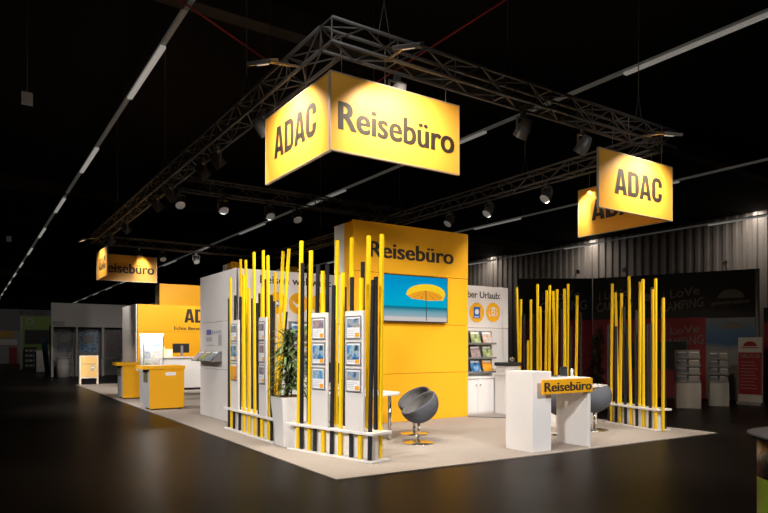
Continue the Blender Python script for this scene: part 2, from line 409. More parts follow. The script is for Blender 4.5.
def brochure(name, label, group, loc, w, h, pm, rz=0, tilt=.35, dim=False):
    """a printed booklet leaning back, lower edge at loc, front along -y before turning"""
    t = thing(name, label, 'brochure', loc, rz, group, local=True)
    def P(x, z, off=0): return (x, math.sin(tilt)*z - off*math.cos(tilt), math.cos(tilt)*z + off*math.sin(tilt))
    mb = MB(); d = .008
    v = [P(-w/2, 0, 0), P(w/2, 0, 0), P(w/2, h, 0), P(-w/2, h, 0), P(-w/2, 0, d), P(w/2, 0, d), P(w/2, h, d), P(-w/2, h, d)]
    mb.add(v, [(0,3,2,1), (4,5,6,7), (0,1,5,4), (1,2,6,5), (2,3,7,6), (3,0,4,7)], 1)
    mb.build('pages', ['paper', pm], t)
    mb = MB(); mb.closed = False; e = d+.002
    mb.face([P(-w*.42, h*.80, e), P(w*.42, h*.80, e), P(w*.42, h*.93, e), P(-w*.42, h*.93, e)], 0)
    mb.build('cover_title', ['paper', 'orange'], t)
    return t

def rack(name, label, x0, x1, yb, zl, parent=None):
    """wall rack of sloping wire ledges, front along -y"""
    t = thing(name, label, 'magazine rack', ((x0+x1)/2, yb, zl[-1]-.05))
    for z in zl:
        mb = MB(); mb.box(x0, x1, yb-.16, yb-.02, z-.012, z); mb.box(x0, x1, yb-.17, yb-.16, z-.012, z+.03)
        mb.face([(x0, yb-.02, z), (x1, yb-.02, z), (x1, yb-.005, z+.30), (x0, yb-.005, z+.30)])
        mb.build('ledge', 'lampbody', t)
    return t
rack('magazine_rack', 'dark ledge rack of travel booklets on the cabin front behind the plant', 1.95, 2.65, 5.46, [1.72, 1.36, 1.0])
k = 0
for z, row in ((1.72, 'top'), (1.36, 'middle'), (1.0, 'bottom')):
    for i, c in enumerate(('left', 'centre', 'right')):
        brochure('travel_brochure', 'travel booklet on the %s ledge of the cabin front rack, %s one' % (row, c), 'booklets on the cabin front rack', (2.08+.22*i, 5.34, z+.002), .19, .27, M[PICS[(k*2+1) % 5]], tilt=.28); k += 1

# wall rack with three booklets on the cabin side (faces -x)
t = thing('wall_holder', 'dark sloping booklet holder on the white cabin side', 'brochure holder', (.80, 6.85, 1.2))
mb = MB(); y0, y1 = 6.2, 7.55
mb.face([(.829, y0, 1.20), (.829, y1, 1.20), (.60, y1, 1.20), (.60, y0, 1.20)]); mb.closed = False
for a, b in ((y0, y0+.02), (y1-.02, y1)):
    mb.add([(.825, a, 1.20), (.60, a, 1.20), (.825, a, 1.42), (.825, b, 1.20), (.60, b, 1.20), (.825, b, 1.42)], [(0,1,2), (3,5,4), (1,4,5,2), (0,3,4,1)])
mb.build('tray', 'lampbody', t)
for i, (yy, pm, l) in enumerate(((7.32, 'pic_e', 'farthest from the fence'), (6.88, 'pic_d', 'middle one'), (6.44, 'pic_a', 'nearest the fence'))):
    brochure('travel_brochure', 'open travel booklet in the cabin side holder, ' + l, 'booklets in the side holder', (.605, yy, 1.215), .40, .27, M[pm], rz=-PI/2, tilt=.80)

# ================================================================== WHITE SERVICE WALL (right of the tower)
t = thing('service_wall', 'white panel wall with two yellow discs right of the yellow tower', 'display wall', (6.2, 4.6, CZ))
zs = [CZ, .97, 1.94, 2.91]
for i in range(3):
    mb = MB(); mb.box(5.48, 6.93 if i < 1 else 7.26, 4.6, 4.66, zs[i]+.004, zs[i+1]-.004); mb.build('panel', 'whitew', t, .003)
lettering('über Urlaub:', 5.87, 7.0, 2.63, .15, '-y', 4.6, t, bold=.014)
for i, (cx, cz) in enumerate(((6.26, 2.29), (6.77, 2.31))):
    mb = MB(); mb.closed = False; disc_on_y(mb, cx, cz, .225, 4.595); d = mb.build('yellow_disc', 'yellow', t)
    ic = MB(); ic.closed = False
    if i == 0:
        ic.face([(cx-.10, 4.592, cz-.13), (cx+.10, 4.592, cz-.13), (cx+.10, 4.592, cz+.13), (cx-.10, 4.592, cz+.13)], 0)
        disc_on_y(ic, cx, cz+.02, .062, 4.590, 1, 16)
        ic.face([(cx-.07, 4.590, cz-.11), (cx+.07, 4.590, cz-.11), (cx+.07, 4.590, cz-.09), (cx-.07, 4.590, cz-.09)], 1)
    else:
        for a, b, c, dd in ((-.13, .13, -.09, -.075), (-.13, .13, .075, .09), (-.13, -.115, -.09, .09), (.115, .13, -.09, .09), (-.05, .05, .09, .12)):
            ic.face([(cx+a, 4.592, cz+c), (cx+b, 4.592, cz+c), (cx+b, 4.592, cz+dd), (cx+a, 4.592, cz+dd)], 1)
        disc_on_y(ic, cx, cz-.005, .06, 4.591, 1, 16); disc_on_y(ic, cx, cz-.005, .042, 4.590, 2, 16)
    ic.build('icon', ['blueprint', 'paper', 'yellow'], d)
# cupboards under it
t = thing('base_cupboard', 'white base cupboard with twin knobs under the booklet rack', 'cupboard', (5.95, 4.4, CZ))
mb = MB(); mb.box(5.49, 6.43, 4.22, 4.59, CZ, .80); mb.build('carcass', 'white', t)
for a, b, kx in ((5.50, 5.935, 5.88), (5.945, 6.425, 6.00)):
    mb = MB(); mb.box(a, b, 4.20, 4.22, .05, .79); d = mb.build('door', 'white', t, .003)
    mb = MB(); mb.tube((kx, 4.20, .66), (kx, 4.175, .66), .017); mb.build('knob', 'chrome', d)
t = thing('base_cupboard', 'plain white base cupboard beside the white service counter', 'cupboard', (6.7, 4.4, CZ))
mb = MB(); mb.box(6.45, 6.94, 4.22, 4.59, CZ, .80); mb.build('carcass', 'white', t)
mb = MB(); mb.box(6.455, 6.93, 4.20, 4.22, .05, .79); mb.build('door', 'white', t, .003)
mb = MB(); mb.box(5.49, 6.96, 4.18, 4.595, .802, .835); o = mb.build('worktop', 'white', None, .004)
tag(o, 'white worktop running over both base cupboards', 'worktop'); o['kind'] = 'thing'
rack('magazine_rack', 'dark ledge rack of booklets on the white service wall', 5.55, 6.72, 4.6, [1.57, 1.24, .92])
k = 0
for z, row in ((1.57, 'top'), (1.24, 'middle'), (.92, 'bottom')):
    for i, c in enumerate(('third from the right', 'second from the right', 'rightmost')):
        brochure('travel_brochure', 'travel booklet on the %s ledge of the service wall rack, %s' % (row, c), 'booklets on the service wall rack', (5.72+.36*i+(.06 if i else 0), 4.47, z+.002), .28, .29,
                 M['orange'] if (row == 'bottom' and i == 2) else M[['pic_a', 'pic_d', 'pic_e', 'pic_b', 'pic_c', 'pic_d', 'pic_e', 'pic_b', 'pic_a'][k]], tilt=.3); k += 1
# coffee machine
t = thing('coffee_machine', 'small black and silver coffee machine right of the booklet rack', 'coffee machine', (6.5, 3.95, .9))
mb = MB(); mb.box(6.35, 6.85, 3.75, 4.12, 1.08, 1.16); mb.build('tray', 'blackp', t, .01)
mb = MB(); mb.box(6.40, 6.84, 3.80, 4.12, .91, 1.08); mb.build('body', 'white', t, .01)
mb = MB(); mb.lathe([(.05, 0), (.06, .05), (.055, .10)], (6.74, 3.95, 1.16)); mb.build('hopper', 'chrome', t)
t = thing('service_counter', 'white service counter carrying the coffee machine', 'counter', (6.7, 3.95, CZ))
mb = MB(); mb.box(6.42, 6.92, 3.72, 4.17, CZ, .88); mb.build('carcass', 'white', t, .004)
mb = MB(); mb.box(6.36, 6.94, 3.68, 4.17, .88, .91); mb.build('top', 'white', t, .004)
mb = MB(); mb.prism([(5.48, 4.17), (5.48, 3.93), (6.30, 2.86), (6.41, 2.80), (6.41, 3.67)], CZ, CZ+.006, 0)
mb.beam((5.42, 3.93, CZ+.006), (6.41, 2.76, CZ+.006), .05, .008, 1, up=(0, 0, 1)); o = mb.build('floor_mat', ['graymat', 'blackp'])
tag(o, 'grey floor mat with black edge in front of the cupboards', 'mat'); o['kind'] = 'thing'

# ================================================================== STICK FENCES
STICKS = {
    'F1': [('y', 0, 0.158, 0.126, 2.74), ('k', 0, 0.019, 0.072, 2.37), ('k', 0, 0.283, 0.335, 2.41), ('y', 1, 0.118, 0.04, 3.11), ('k', 0, 0.567, 0.607, 2.37), ('y', 0, 0.782, 0.782, 2.73), ('y', 1, 0.37, 0.305, 3.06), ('k', 1, 0.419, 0.404, 2.09), ('y', 0, 1.018, 1.064, 2.48), ('k', 1, 0.589, 0.589, 2.35), ('y', 0, 1.29, 1.29, 3.06), ('k', 1, 0.847, 0.847, 2.25), ('k', 0, 1.465, 1.508, 2.36), ('y', 0, 1.571, 1.571, 2.46), ('y', 1, 1.161, 1.117, 3.13), ('k', 1, 1.24, 1.227, 2.63), ('y', 0, 1.861, 1.824, 2.94), ('k', 1, 1.419, 1.398, 2.35), ('k', 0, 1.98, 2.063, 2.2), ('y', 1, 1.502, 1.605, 2.71), ('y', 1, 1.564, 1.865, 3.02), ('y', 1, 1.626, 2.169, 3.02), ('k', 1, 1.617, 2.0, 2.05)],
    'F2': [('y', 0, 0.122, 0.212, 3.01), ('k', 0, 0.203, 0.24, 2.69), ('k', 1, 0.085, 0.108, 2.71), ('y', 0, 0.369, 0.419, 2.85), ('k', 0, 0.483, 0.545, 2.64), ('y', 0, 0.661, 0.672, 2.54), ('k', 1, 0.49, 0.495, 2.67), ('k', 0, 0.835, 0.877, 2.33), ('y', 1, 0.668, 0.708, 2.99), ('y', 0, 1.004, 1.059, 2.49), ('k', 1, 0.858, 0.872, 2.32), ('k', 0, 1.216, 1.254, 2.41), ('y', 1, 0.952, 1.011, 2.99), ('y', 0, 1.384, 1.402, 2.39), ('k', 1, 1.194, 1.213, 2.64), ('y', 1, 1.294, 1.328, 2.98), ('k', 0, 1.557, 1.619, 2.35), ('k', 1, 1.446, 1.453, 2.42), ('y', 1, 1.528, 1.569, 2.97)],
    'F3': [('k', 0, 0.067, 0.035, 1.94), ('y', 0, 0.134, 0.159, 2.73), ('k', 0, 0.28, 0.295, 1.89), ('y', 1, 0.054, -0.038, 2.58), ('y', 0, 0.399, 0.443, 2.52), ('k', 1, 0.264, 0.294, 1.91), ('k', 0, 0.559, 0.501, 2.25), ('y', 0, 0.715, 0.67, 2.82), ('k', 1, 0.553, 0.553, 2.19), ('k', 0, 0.872, 0.88, 2.07), ('y', 1, 0.665, 0.693, 2.72), ('y', 0, 1.055, 1.028, 2.73), ('k', 1, 0.883, 0.883, 1.91), ('k', 0, 1.224, 1.237, 1.9), ('y', 1, 1.042, 1.052, 2.55), ('k', 1, 1.003, 0.989, 2.59), ('y', 0, 1.366, 1.356, 2.71), ('k', 1, 1.334, 1.31, 1.95), ('y', 0, 1.549, 1.539, 2.35)],
    'F4': [('y', 0, 0.188, 0.076, 2.86), ('y', 0, 0.156, 0.194, 2.58), ('k', 1, 0.077, 0.077, 2.24), ('y', 0, 0.424, 0.424, 1.64), ('y', 0, 0.516, 0.516, 2.55), ('k', 1, 0.393, 0.377, 2.23), ('y', 0, 0.722, 0.698, 2.88), ('y', 1, 0.586, 0.577, 2.4), ('y', 0, 0.943, 0.978, 2.72), ('y', 0, 1.05, 1.091, 2.82), ('y', 1, 1.042, 0.947, 2.72), ('y', 0, 1.249, 1.277, 2.72), ('k', 1, 1.203, 1.189, 2.3), ('y', 0, 1.497, 1.47, 2.72), ('y', 1, 1.343, 1.389, 2.84), ('k', 0, 1.658, 1.658, 1.92), ('y', 0, 1.777, 1.816, 2.55), ('k', 1, 1.719, 1.732, 2.21)],
}

FENCE = {  # start, end, label
    'F1': ((.45, 4.95), (.43, 2.78), 'yellow and black stick fence left of the white planter, before the cabin'),
    'F2': ((.42, 2.16), (.82, .52), 'yellow and black stick fence at the front corner, right of the planter'),
    'F3': ((7.05, 1.75), (6.64, .38), 'yellow and black stick fence at the right tip of the carpet'),
    'F4': ((7.0, 4.2), (6.95, 2.35), 'yellow and black stick fence rising behind the counter lettered Reisebüro')}
FR = {}
for key, (a, b, lab) in FENCE.items():
    L = math.hypot(b[0]-a[0], b[1]-a[1]); rz = math.atan2(b[1]-a[1], b[0]-a[0])
    t = thing('stick_fence', lab, 'fence', (a[0], a[1], CZ), rz, 'stick fences', local=True); FR[key] = (t, L, rz)
    x0, x1 = (-.05, L-.02)
    mb = MB(); mb.box(x0, x1, 0, .36, 0, .025); mb.build('base_plate', 'white', t, .004)
    mb = MB(); mb.box(x0+.02, x1-.12, .12, .25, .025, .355); mb.build('back_box', 'white', t, .003)
    mb = MB(); mb.box(x0-.02, x1+.02, -.005, .365, .355, .39); mb.build('shelf', 'white', t, .004)
    for c, row, s0, s1, zt in STICKS[key]:
        mb = MB(); yy = .07 if row == 0 else .30
        wd = (.050 if c == 'y' else .046) * (.84 if key in ('F3', 'F4') else 1)
        mb.beam((s0, yy, .02), (s1, yy + random.uniform(-.02, .02), zt), wd, .034, 0, up=(0, 1, 0))
        o = mb.build('stick', 'ystick' if c == 'y' else 'kstick', t)
        o['label'] = 'yellow stick' if c == 'y' else 'black stick'

# leaflet panels standing on the shelves
def leaflet_panel(key, s0, s1, label, pics, ztop=1.97):
    t0, L, rz = FR[key]; p = t0.location
    base = Vector((p.x + math.cos(rz)*(s0+s1)/2, p.y + math.sin(rz)*(s0+s1)/2, CZ+.39))
    t = thing('leaflet_stand', label, 'leaflet stand', tuple(base), rz, 'leaflet panels', local=True)
    w = s1-s0; H = ztop-CZ-.39
    mb = MB(); mb.box(-w/2, w/2, .005, .035, 0.001, H); mb.build('board', 'whitew', t, .003)
    for k in range(3):
        zc = H-.06-.155 - .345*k; fw = w*.84; fh = .31
        mb = MB()
        mb.box(-fw/2, fw/2, -.012, .004, zc-fh/2, zc+fh/2); f = mb.build('leaflet_frame', 'alu', t, .002)
        mb = MB(); mb.closed = False; a, b = fw/2-.02, fh/2-.02; y = -.0135
        R4 = lambda x0, x1, z0, z1, mi, yy=y: mb.face([(x0, yy, z0), (x1, yy, z0), (x1, yy, z1), (x0, yy, z1)], mi)
        R4(-a, a, zc-b, zc+b, 0)
        full = pics[k] == 'pic_b' and k == 1
        if pics[k] == 'orange': R4(-a, a, zc-b, zc+b*.75, 3, y-.001)
        else: R4(-a*.92, a*.92, zc-b*.55 if full else zc+b*.0, zc+b*.85, 1, y-.001)
        for q in range(4): R4(-a*.85, a*(.15 if q else .6), zc-b*(.22+.17*q)-.006, zc-b*(.22+.17*q), 2, y-.001)
        R4(a*.28, a*.88, zc-b*.92, zc-b*.52, 3, y-.001)
        mb.build('leaflet', ['paper', M[pics[k]], 'greyprint', 'orange'], f)
leaflet_panel('F1', .30, .68, 'white panel with three framed leaflets at the left end of the fence before the cabin', ['pic_a', 'pic_b', 'orange'])
leaflet_panel('F1', 1.62, 1.92, 'white panel with three framed leaflets left of the planter, right part of its fence', ['pic_c', 'pic_c', 'pic_c'])
leaflet_panel('F2', .49, .82, 'white panel with three framed leaflets nearest the planter in the front corner fence', ['pic_c', 'pic_b', 'pic_b'])
leaflet_panel('F2', 1.17, 1.51, 'white panel with three framed leaflets nearest the carpet corner in the front corner fence', ['pic_a', 'pic_b', 'pic_a'])

# ================================================================== PLANTS
def plant(name, label, x, y, s, hp, hl, leafm, potm, seed, pot=True, spread=.34):
    rnd = random.Random(seed)
    t = thing(name, label, 'potted plant', (x, y, CZ if pot else 0))
    z0 = CZ if pot else 0
    b, tp = s*.36, s*.5
    mb = MB(); mb.add([(x-b, y-b, z0), (x+b, y-b, z0), (x+b, y+b, z0), (x-b, y+b, z0), (x-tp, y-tp, z0+hp), (x+tp, y-tp, z0+hp), (x+tp, y+tp, z0+hp), (x-tp, y+tp, z0+hp)],
                      [(0,3,2,1), (0,1,5,4), (1,2,6,5), (2,3,7,6), (3,0,4,7), (4,5,6,7)])
    mb.build('planter', potm, t, .006)
    mb = MB(); mb.box(x-tp+.03, x+tp-.03, y-tp+.03, y+tp-.03, z0+hp-.02, z0+hp+.012); mb.build('soil', 'soil', t)
    fol = MB(); fol.closed = False
    for k in range(6):
        a = rnd.uniform(0, 2*PI); r = rnd.uniform(.04, .7*tp); px, py = x+r*math.cos(a), y+r*math.sin(a)
        top = hp + hl*rnd.uniform(.72, 1.0); ex, ey = px+rnd.uniform(-.09, .09), py+rnd.uniform(-.09, .09)
        mb = MB(); mb.tube((px, py, z0+hp), (ex, ey, z0+top-.08), .012, .007, 8); mb.build('stem', 'stem', t)
        nl = 62
        for i in range(nl):
            f = .04 + .96*(i/nl); base = Vector((px+(ex-px)*f, py+(ey-py)*f, z0+hp+(top-hp-.08)*f))
            an = rnd.uniform(0, 2*PI); ln = rnd.uniform(.24, .40)*(1.0 if f < .85 else .8)
            el = rnd.uniform(.15, .9) + (.35 if f > .85 else 0)
            d = Vector((math.cos(an)*math.cos(el), math.sin(an)*math.cos(el), math.sin(el)))
            sd = Vector((-math.sin(an), math.cos(an), 0)); wd = rnd.uniform(.013, .021)
            p = base.copy(); rows = []
            for q in range(5):
                u = q/4; ww = wd*(.4+2.4*u*(1-u)+.1)*(0.05 if q == 4 else 1)
                rows.append((p - sd*ww, p + sd*ww)); p = p + d*(ln/4); d = (d + Vector((0, 0, -.40))).normalized()
            for q in range(4): fol.face([rows[q][0], rows[q][1], rows[q+1][1], rows[q+1][0]], 0, True)
    fol.build('foliage', leafm, t)
plant('potted_bamboo', 'leafy green plant in a tapered white planter between the two front fences', .60, 2.52, .44, .74, 1.20, 'leaf', 'white', 3)
plant('potted_bamboo', 'dark leafy plant standing in the dark behind the right stick fence', 8.99, 3.43, .5, .5, 1.5, 'leafdark', 'stallblack', 8, pot=False)

# ================================================================== COUNTER lettered Reisebüro
t = thing('welcome_counter', 'white welcome counter with yellow board lettered Reisebüro at the carpet edge', 'counter', (3.7, .25, CZ))
mb = MB(); mb.box(3.14, 3.53, 0.0, .52, CZ, 1.15); mb.build('column', 'white', t, .004)
mb = MB(); mb.box(4.24, 4.29, -.09, .52, CZ, 1.01); mb.build('side_panel', 'white', t, .004)
mb = MB(); mb.box(3.53, 4.29, -.09, .52, 1.01, 1.05); mb.build('top', 'white', t, .004)
mb = MB(); mb.box(3.22, 4.29, -.125, -.095, .835, 1.04); b = mb.build('sign_board', 'yellow', t, .003)
lettering('Reisebüro', 3.245, 4.265, .872, .128, '-y', -.125, b, bold=.030)
t = thing('card_terminal', 'small black screen standing on the welcome counter top', 'screen', (4.2, .25, 1.05))
mb = MB(); mb.box(4.04, 4.20, .27, .29, 1.055, 1.20); mb.build('screen', 'blackp', t, .004)
mb = MB(); mb.box(4.06, 4.18, .24, .34, 1.051, 1.058); mb.build('foot', 'blackp', t)
t = thing('metal_cup', 'silver cup beside the black screen on the welcome counter', 'cup', (4.24, .2, 1.05))
mb = MB(); mb.lathe([(.022, 0), (.028, .005), (.03, .11), (.026, .112), (.024, .01)], (4.245, .22, 1.051)); mb.build('cup', 'alu', t)
t = thing('desk_phone', 'flat grey telephone lying on the welcome counter near its column', 'telephone', (3.8, .2, 1.05))
mb = MB(); mb.box(3.72, 3.94, .06, .2, 1.051, 1.068); mb.build('body', 'grey_side', t, .004)
mb = MB(); mb.box(3.73, 3.77, .08, .18, 1.068, 1.085); mb.build('handset', 'blackp', t, .004)

# ================================================================== CHAIRS
def make_chair(label, loc, face):
    t = thing('tub_chair', label, 'chair', loc, face, 'grey tub chairs', local=True)
    # bowl with a sloping rim; the seat opens towards +x
    n = Vector((.579, 0, .816)).normalized(); e1 = Vector((0, 1, 0)); e2 = n.cross(e1)
    bm = bmesh.new(); rows = []; NS, NR = 40, 14
    for k in range(NR):
        ph = (PI/2+.16)*k/(NR-1)
        rr, dd = math.sin(ph)**.88*.305, .275*math.cos(ph)
        rows.append([bm.verts.new(Vector((-.01, 0, .60)) + e1*(rr*math.cos(2*PI*i/NS)) + e2*(rr*math.sin(2*PI*i/NS)) - n*dd) for i in range(NS)] if k else [bm.verts.new(Vector((-.01, 0, .60)) - n*dd)])
    for i in range(NS): bm.faces.new((rows[0][0], rows[1][i], rows[1][(i+1) % NS]))
    for k in range(1, NR-1):
        for i in range(NS): bm.faces.new((rows[k][i], rows[k+1][i], rows[k+1][(i+1) % NS], rows[k][(i+1) % NS]))
    bmesh.ops.recalc_face_normals(bm, faces=bm.faces)
    if bm.faces[5].normal.dot(bm.faces[5].calc_center_median()-Vector((0, 0, .6))) < 0: bmesh.ops.reverse_faces(bm, faces=bm.faces[:])
    me = bpy.data.meshes.new('shell'); bm.to_mesh(me); bm.free()
    for p in me.polygons: p.use_smooth = True
    me.materials.append(M['felt']); me.materials.append(M['feltin'])
    o = bpy.data.objects.new('seat_shell', me); COL.objects.link(o); o.parent = t
    so = o.modifiers.new('thick', 'SOLIDIFY'); so.thickness = .04; so.offset = -1; so.material_offset = 1; so.material_offset_rim = 0
    be = o.modifiers.new('round', 'BEVEL'); be.width = .012; be.segments = 2; be.limit_method = 'ANGLE'
    mb = MB(); mb.lathe([(.02, .40), (.13, .40), (.175, .42), (.185, .44), (.165, .455), (.10, .46), (.01, .462)], (.02, 0, 0), 32); mb.build('seat_cushion', 'feltin', t)
    mb = MB(); mb.tube((0, 0, .012), (0, 0, .36), .024, n=16); mb.build('column', 'chrome', t)
    mb = MB(); mb.lathe([(.24, 0), (.245, .006), (.24, .012), (.05, .016), (.03, .03)], (0, 0, 0), 36); mb.build('base_disc', 'chrome', t)
    return t
def face_to(p, q): return math.atan2(q[1]-p[1], q[0]-p[0])
ch = make_chair('grey felt tub chair in front of the yellow tower, nearer of the pair', (2.35, 1.60, CZ), math.radians(168))
for p, ang, l in (((2.90, 2.46), 185, 'grey felt tub chair hidden behind the near one, at the oval desk'),
                  ((4.96, 1.02), 40, 'grey felt tub chair seen through the gap in the welcome counter'),
                  ((5.88, 1.08), 100, 'grey felt tub chair peeking out right of the welcome counter')):
    c = copy_tree(ch); c.location = (p[0], p[1], CZ); c.rotation_euler = (0, 0, math.radians(ang)); c['label'] = l

# ================================================================== DESKS
def rounded_rect(x0, x1, y0, y1, r, n=8):
    P = []
    for cx, cy, a0 in ((x1-r, y0+r, -PI/2), (x1-r, y1-r, 0), (x0+r, y1-r, PI/2), (x0+r, y0+r, PI)):
        for i in range(n+1): a = a0+PI/2*i/n; P.append((cx+r*math.cos(a), cy+r*math.sin(a)))
    return P
t = thing('consulting_desk', 'white desk with rounded top and chrome legs behind the front corner fence', 'desk', (1.75, 2.8, CZ))
mb = MB(); mb.prism(rounded_rect(1.28, 2.36, 1.95, 3.7, .24), .735, .775); mb.build('desk_top', 'white', t, .006)
for (lx, ly) in ((2.16, 2.12), (1.42, 2.16), (2.16, 3.45), (1.42, 3.45)):
    mb = MB(); mb.tube((lx, ly, CZ), (lx, ly, .735), .028, n=14); mb.build('leg', 'chrome', t)
mb = MB()
for i in range(10):
    a0, a1 = -.9+.18*i, -.9+.18*(i+1)
    P = lambda a, r: (1.55+r*math.cos(a), 2.75+.7*math.sin(a)*r/.42)
    q = [P(a0, .42), P(a1, .42), P(a1, .40), P(a0, .40)]; mb.prism(q, .10, .70)
mb.build('curved_screen', 'alu', t)
t = thing('desk_computer', 'black computer case standing under the rounded white desk', 'computer', (1.75, 2.25, CZ))
mb = MB(); mb.box(1.40, 1.60, 2.30, 2.62, CZ+.02, .52); mb.build('case', 'blackp', t, .008)
mb = MB(); mb.box(1.42, 1.58, 2.295, 2.30, .40, .46); mb.build('drive_door', 'lampbody', t)
mb = MB()
mb.box(1.42, 1.58, 2.33, 2.59, CZ, CZ+.02); mb.build('foot', 'blackp', t)
t = thing('desk_monitor', 'black monitor on the rounded desk, seen between the fence sticks', 'monitor', (1.6, 2.9, .775))
mb = MB(); mb.box(1.62, 1.66, 2.62, 3.16, .90, 1.24); mb.build('panel', 'blackp', t, .006)
mb = MB(); mb.box(1.60, 1.62, 2.86, 2.92, .78, 1.05); mb.build('stand', 'blackp', t)
mb = MB(); mb.box(1.50, 1.72, 2.77, 3.01, .777, .787); mb.build('foot', 'blackp', t, .004)
t = thing('consulting_desk', 'white desk half hidden behind the welcome counter, beside the right fence', 'desk', (5.95, 1.95, CZ))
mb = MB(); mb.prism(rounded_rect(5.45, 6.84, 1.45, 2.30, .12), .735, .775); mb.build('desk_top', 'white', t, .006)
mb = MB(); mb.box(6.56, 6.64, 1.6, 2.15, CZ, .735); mb.build('leg', 'white', t, .004)
mb = MB(); mb.box(5.6, 5.68, 1.6, 2.15, CZ, .735); mb.build('leg', 'white', t, .004)

# ================================================================== LEFT PART OF THE STAND
def high_desk(x, y, label, lab2):
    t = thing('high_desk', label, 'high table', (x+.5, y+.25, CZ), 0, 'yellow high desks')
    mb = MB(); mb.box(x, x+.82, y+.02, y+.62, CZ+.05, .97); mb.build('body', 'grey_side', t)
    mb = MB(); mb.box(x+.02, x+.82, y, y+.02, CZ+.03, .97); mb.build('front_panel', 'yellow', t, .003)
    mb = MB(); mb.box(x-.012, x, y+.12, y+.5, .66, .90); mb.build('side_opening', 'stem', t)
    mb = MB(); mb.box(x-.14, x+.84, y-.02, y+.72, .97, 1.055); mb.build('desk_top', 'yellow', t, .004)
    mb = MB(); mb.box(x+.38, x+.62, y-.006, y, .82, .90); mb.build('sticker', 'paper', t)
    for a in (.05, .70):
        for b in (.04, .5): mb = MB(); mb.box(x+a, x+a+.06, y+b, y+b+.06, CZ, CZ+.05); mb.build('foot', 'blackp', t)
high_desk(.08, 9.1, 'yellow high desk with white sticker, nearest the white cabin', 1)
high_desk(.2, 12.8, 'yellow high desk partly hidden behind the other, nearest the folding sign', 2)

# glass show case
t = thing('glass_showcase', 'lit glass showcase with booklets rising behind the nearer yellow high desk', 'showcase', (.63, 11.6, CZ))
sx0, sx1, sy0, sy1 = .47, 1.0, 11.40, 11.83
mb = MB(); mb.box(sx0, sx1, sy0, sy1, CZ, .88); mb.build('plinth', 'grey_side', t, .004)
for a in (sx0, sx1-.025):
    for b in (sy0, sy1-.025): mb = MB(); mb.box(a, a+.025, b, b+.025, .88, 1.82); mb.build('post', 'alu', t)
mb = MB(); mb.box(sx0, sx1, sy0, sy1, 1.82, 1.86); mb.build('lid', 'glow', t)
for z in (1.18, 1.50):
    mb = MB(); mb.box(sx0+.025, sx1-.025, sy0+.025, sy1-.025, z, z+.008); mb.build('shelf', 'glass', t)
for a, b, c, d in ((sx0+.025, sx1-.025, sy0, sy0+.006), (sx0, sx0+.006, sy0+.025, sy1-.025), (sx1-.006, sx1, sy0+.025, sy1-.025)):
    mb = MB(); mb.box(a, b, c, d, .88, 1.82); mb.build('glass_pane', 'glass', t)
mb = MB(); mb.box(sx0+.025, sx1-.025, sy1-.006, sy1, .88, 1.82); mb.build('back_panel', 'white', t)
k = 0
for z, n in ((.885, 'bottom'), (1.192, 'middle'), (1.512, 'top')):
    for i, xx in enumerate((.62, .85)):
        brochure('travel_brochure', 'booklet in the glass showcase, %s shelf, %s' % (n, ('left', 'right')[i]), 'booklets in the glass showcase', (xx, 11.57, z+.001), .18, .24, M[['pic_d', 'pic_e', 'pic_a', 'pic_e', 'pic_e', 'pic_b'][k]], tilt=.2); k += 1

# back counter and yellow wall
t = thing('reception_counter', 'long white reception counter in front of the low yellow wall', 'counter', (3.4, 15.8, CZ))
mb = MB(); mb.box(1.9, 5.2, 15.62, 16.1, CZ+.08, 1.12); mb.build('body', 'white', t, .004)
mb = MB(); mb.box(1.86, 5.24, 15.58, 16.14, 1.12, 1.16); mb.build('top', 'white', t, .004)
mb = MB(); mb.box(1.95, 5.15, 15.68, 16.05, CZ, CZ+.08); mb.build('plinth', 'blackp', t)
t = thing('desk_monitor', 'black monitor seen from behind on the white reception counter', 'monitor', (2.7, 15.8, 1.16))
mb = MB(); mb.box(2.42, 2.98, 15.78, 15.83, 1.30, 1.62); mb.build('panel', 'blackp', t, .006)
mb = MB(); mb.box(2.68, 2.76, 15.74, 15.78, 1.165, 1.55); mb.build('stand', 'alu', t)
mb = MB(); mb.box(2.60, 2.84, 15.68, 15.88, 1.162, 1.172); mb.build('foot', 'alu', t)
for x0, l, hgt in ((1.88, 'pale yellow display box on the reception counter, left one', .36), (2.14, 'pale yellow display box on the reception counter, beside the monitor', .27)):
    t = thing('display_box', l, 'box', (x0+.12, 15.8, 1.16), 0, 'pale display boxes')
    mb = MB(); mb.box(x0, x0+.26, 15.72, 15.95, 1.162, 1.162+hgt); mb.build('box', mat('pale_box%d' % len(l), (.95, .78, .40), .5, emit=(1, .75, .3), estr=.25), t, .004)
    mb = MB(); mb.box(x0+.04, x0+.22, 15.713, 15.72, 1.2, 1.162+hgt*.8); mb.build('print', 'paper', t)
t = thing('yellow_cabin', 'low yellow cabin wall lettered ADAC behind the reception counter', 'cabin', (3.2, 18, CZ))
zs = [CZ, 1.05, 2.05, 3.02]
for i in range(3):
    mb = MB(); mb.box(1.50, 6.5, 17.0, 17.06, zs[i]+.004, zs[i+1]-.004); mb.build('front_panel', 'yellow', t, .003)
    mb = MB(); mb.box(1.47, 1.53, 17.0, 19.3, zs[i]+.004, zs[i+1]-.004); mb.build('side_panel', 'whitew', t, .003)
lettering('ADAC', 3.16, 4.62, 2.40, .50, '-y', 17.0, t, bold=.06)
lettering('Echte Beratung', 2.79, 4.02, 2.13, .115, '-y', 17.0, t, bold=.02)

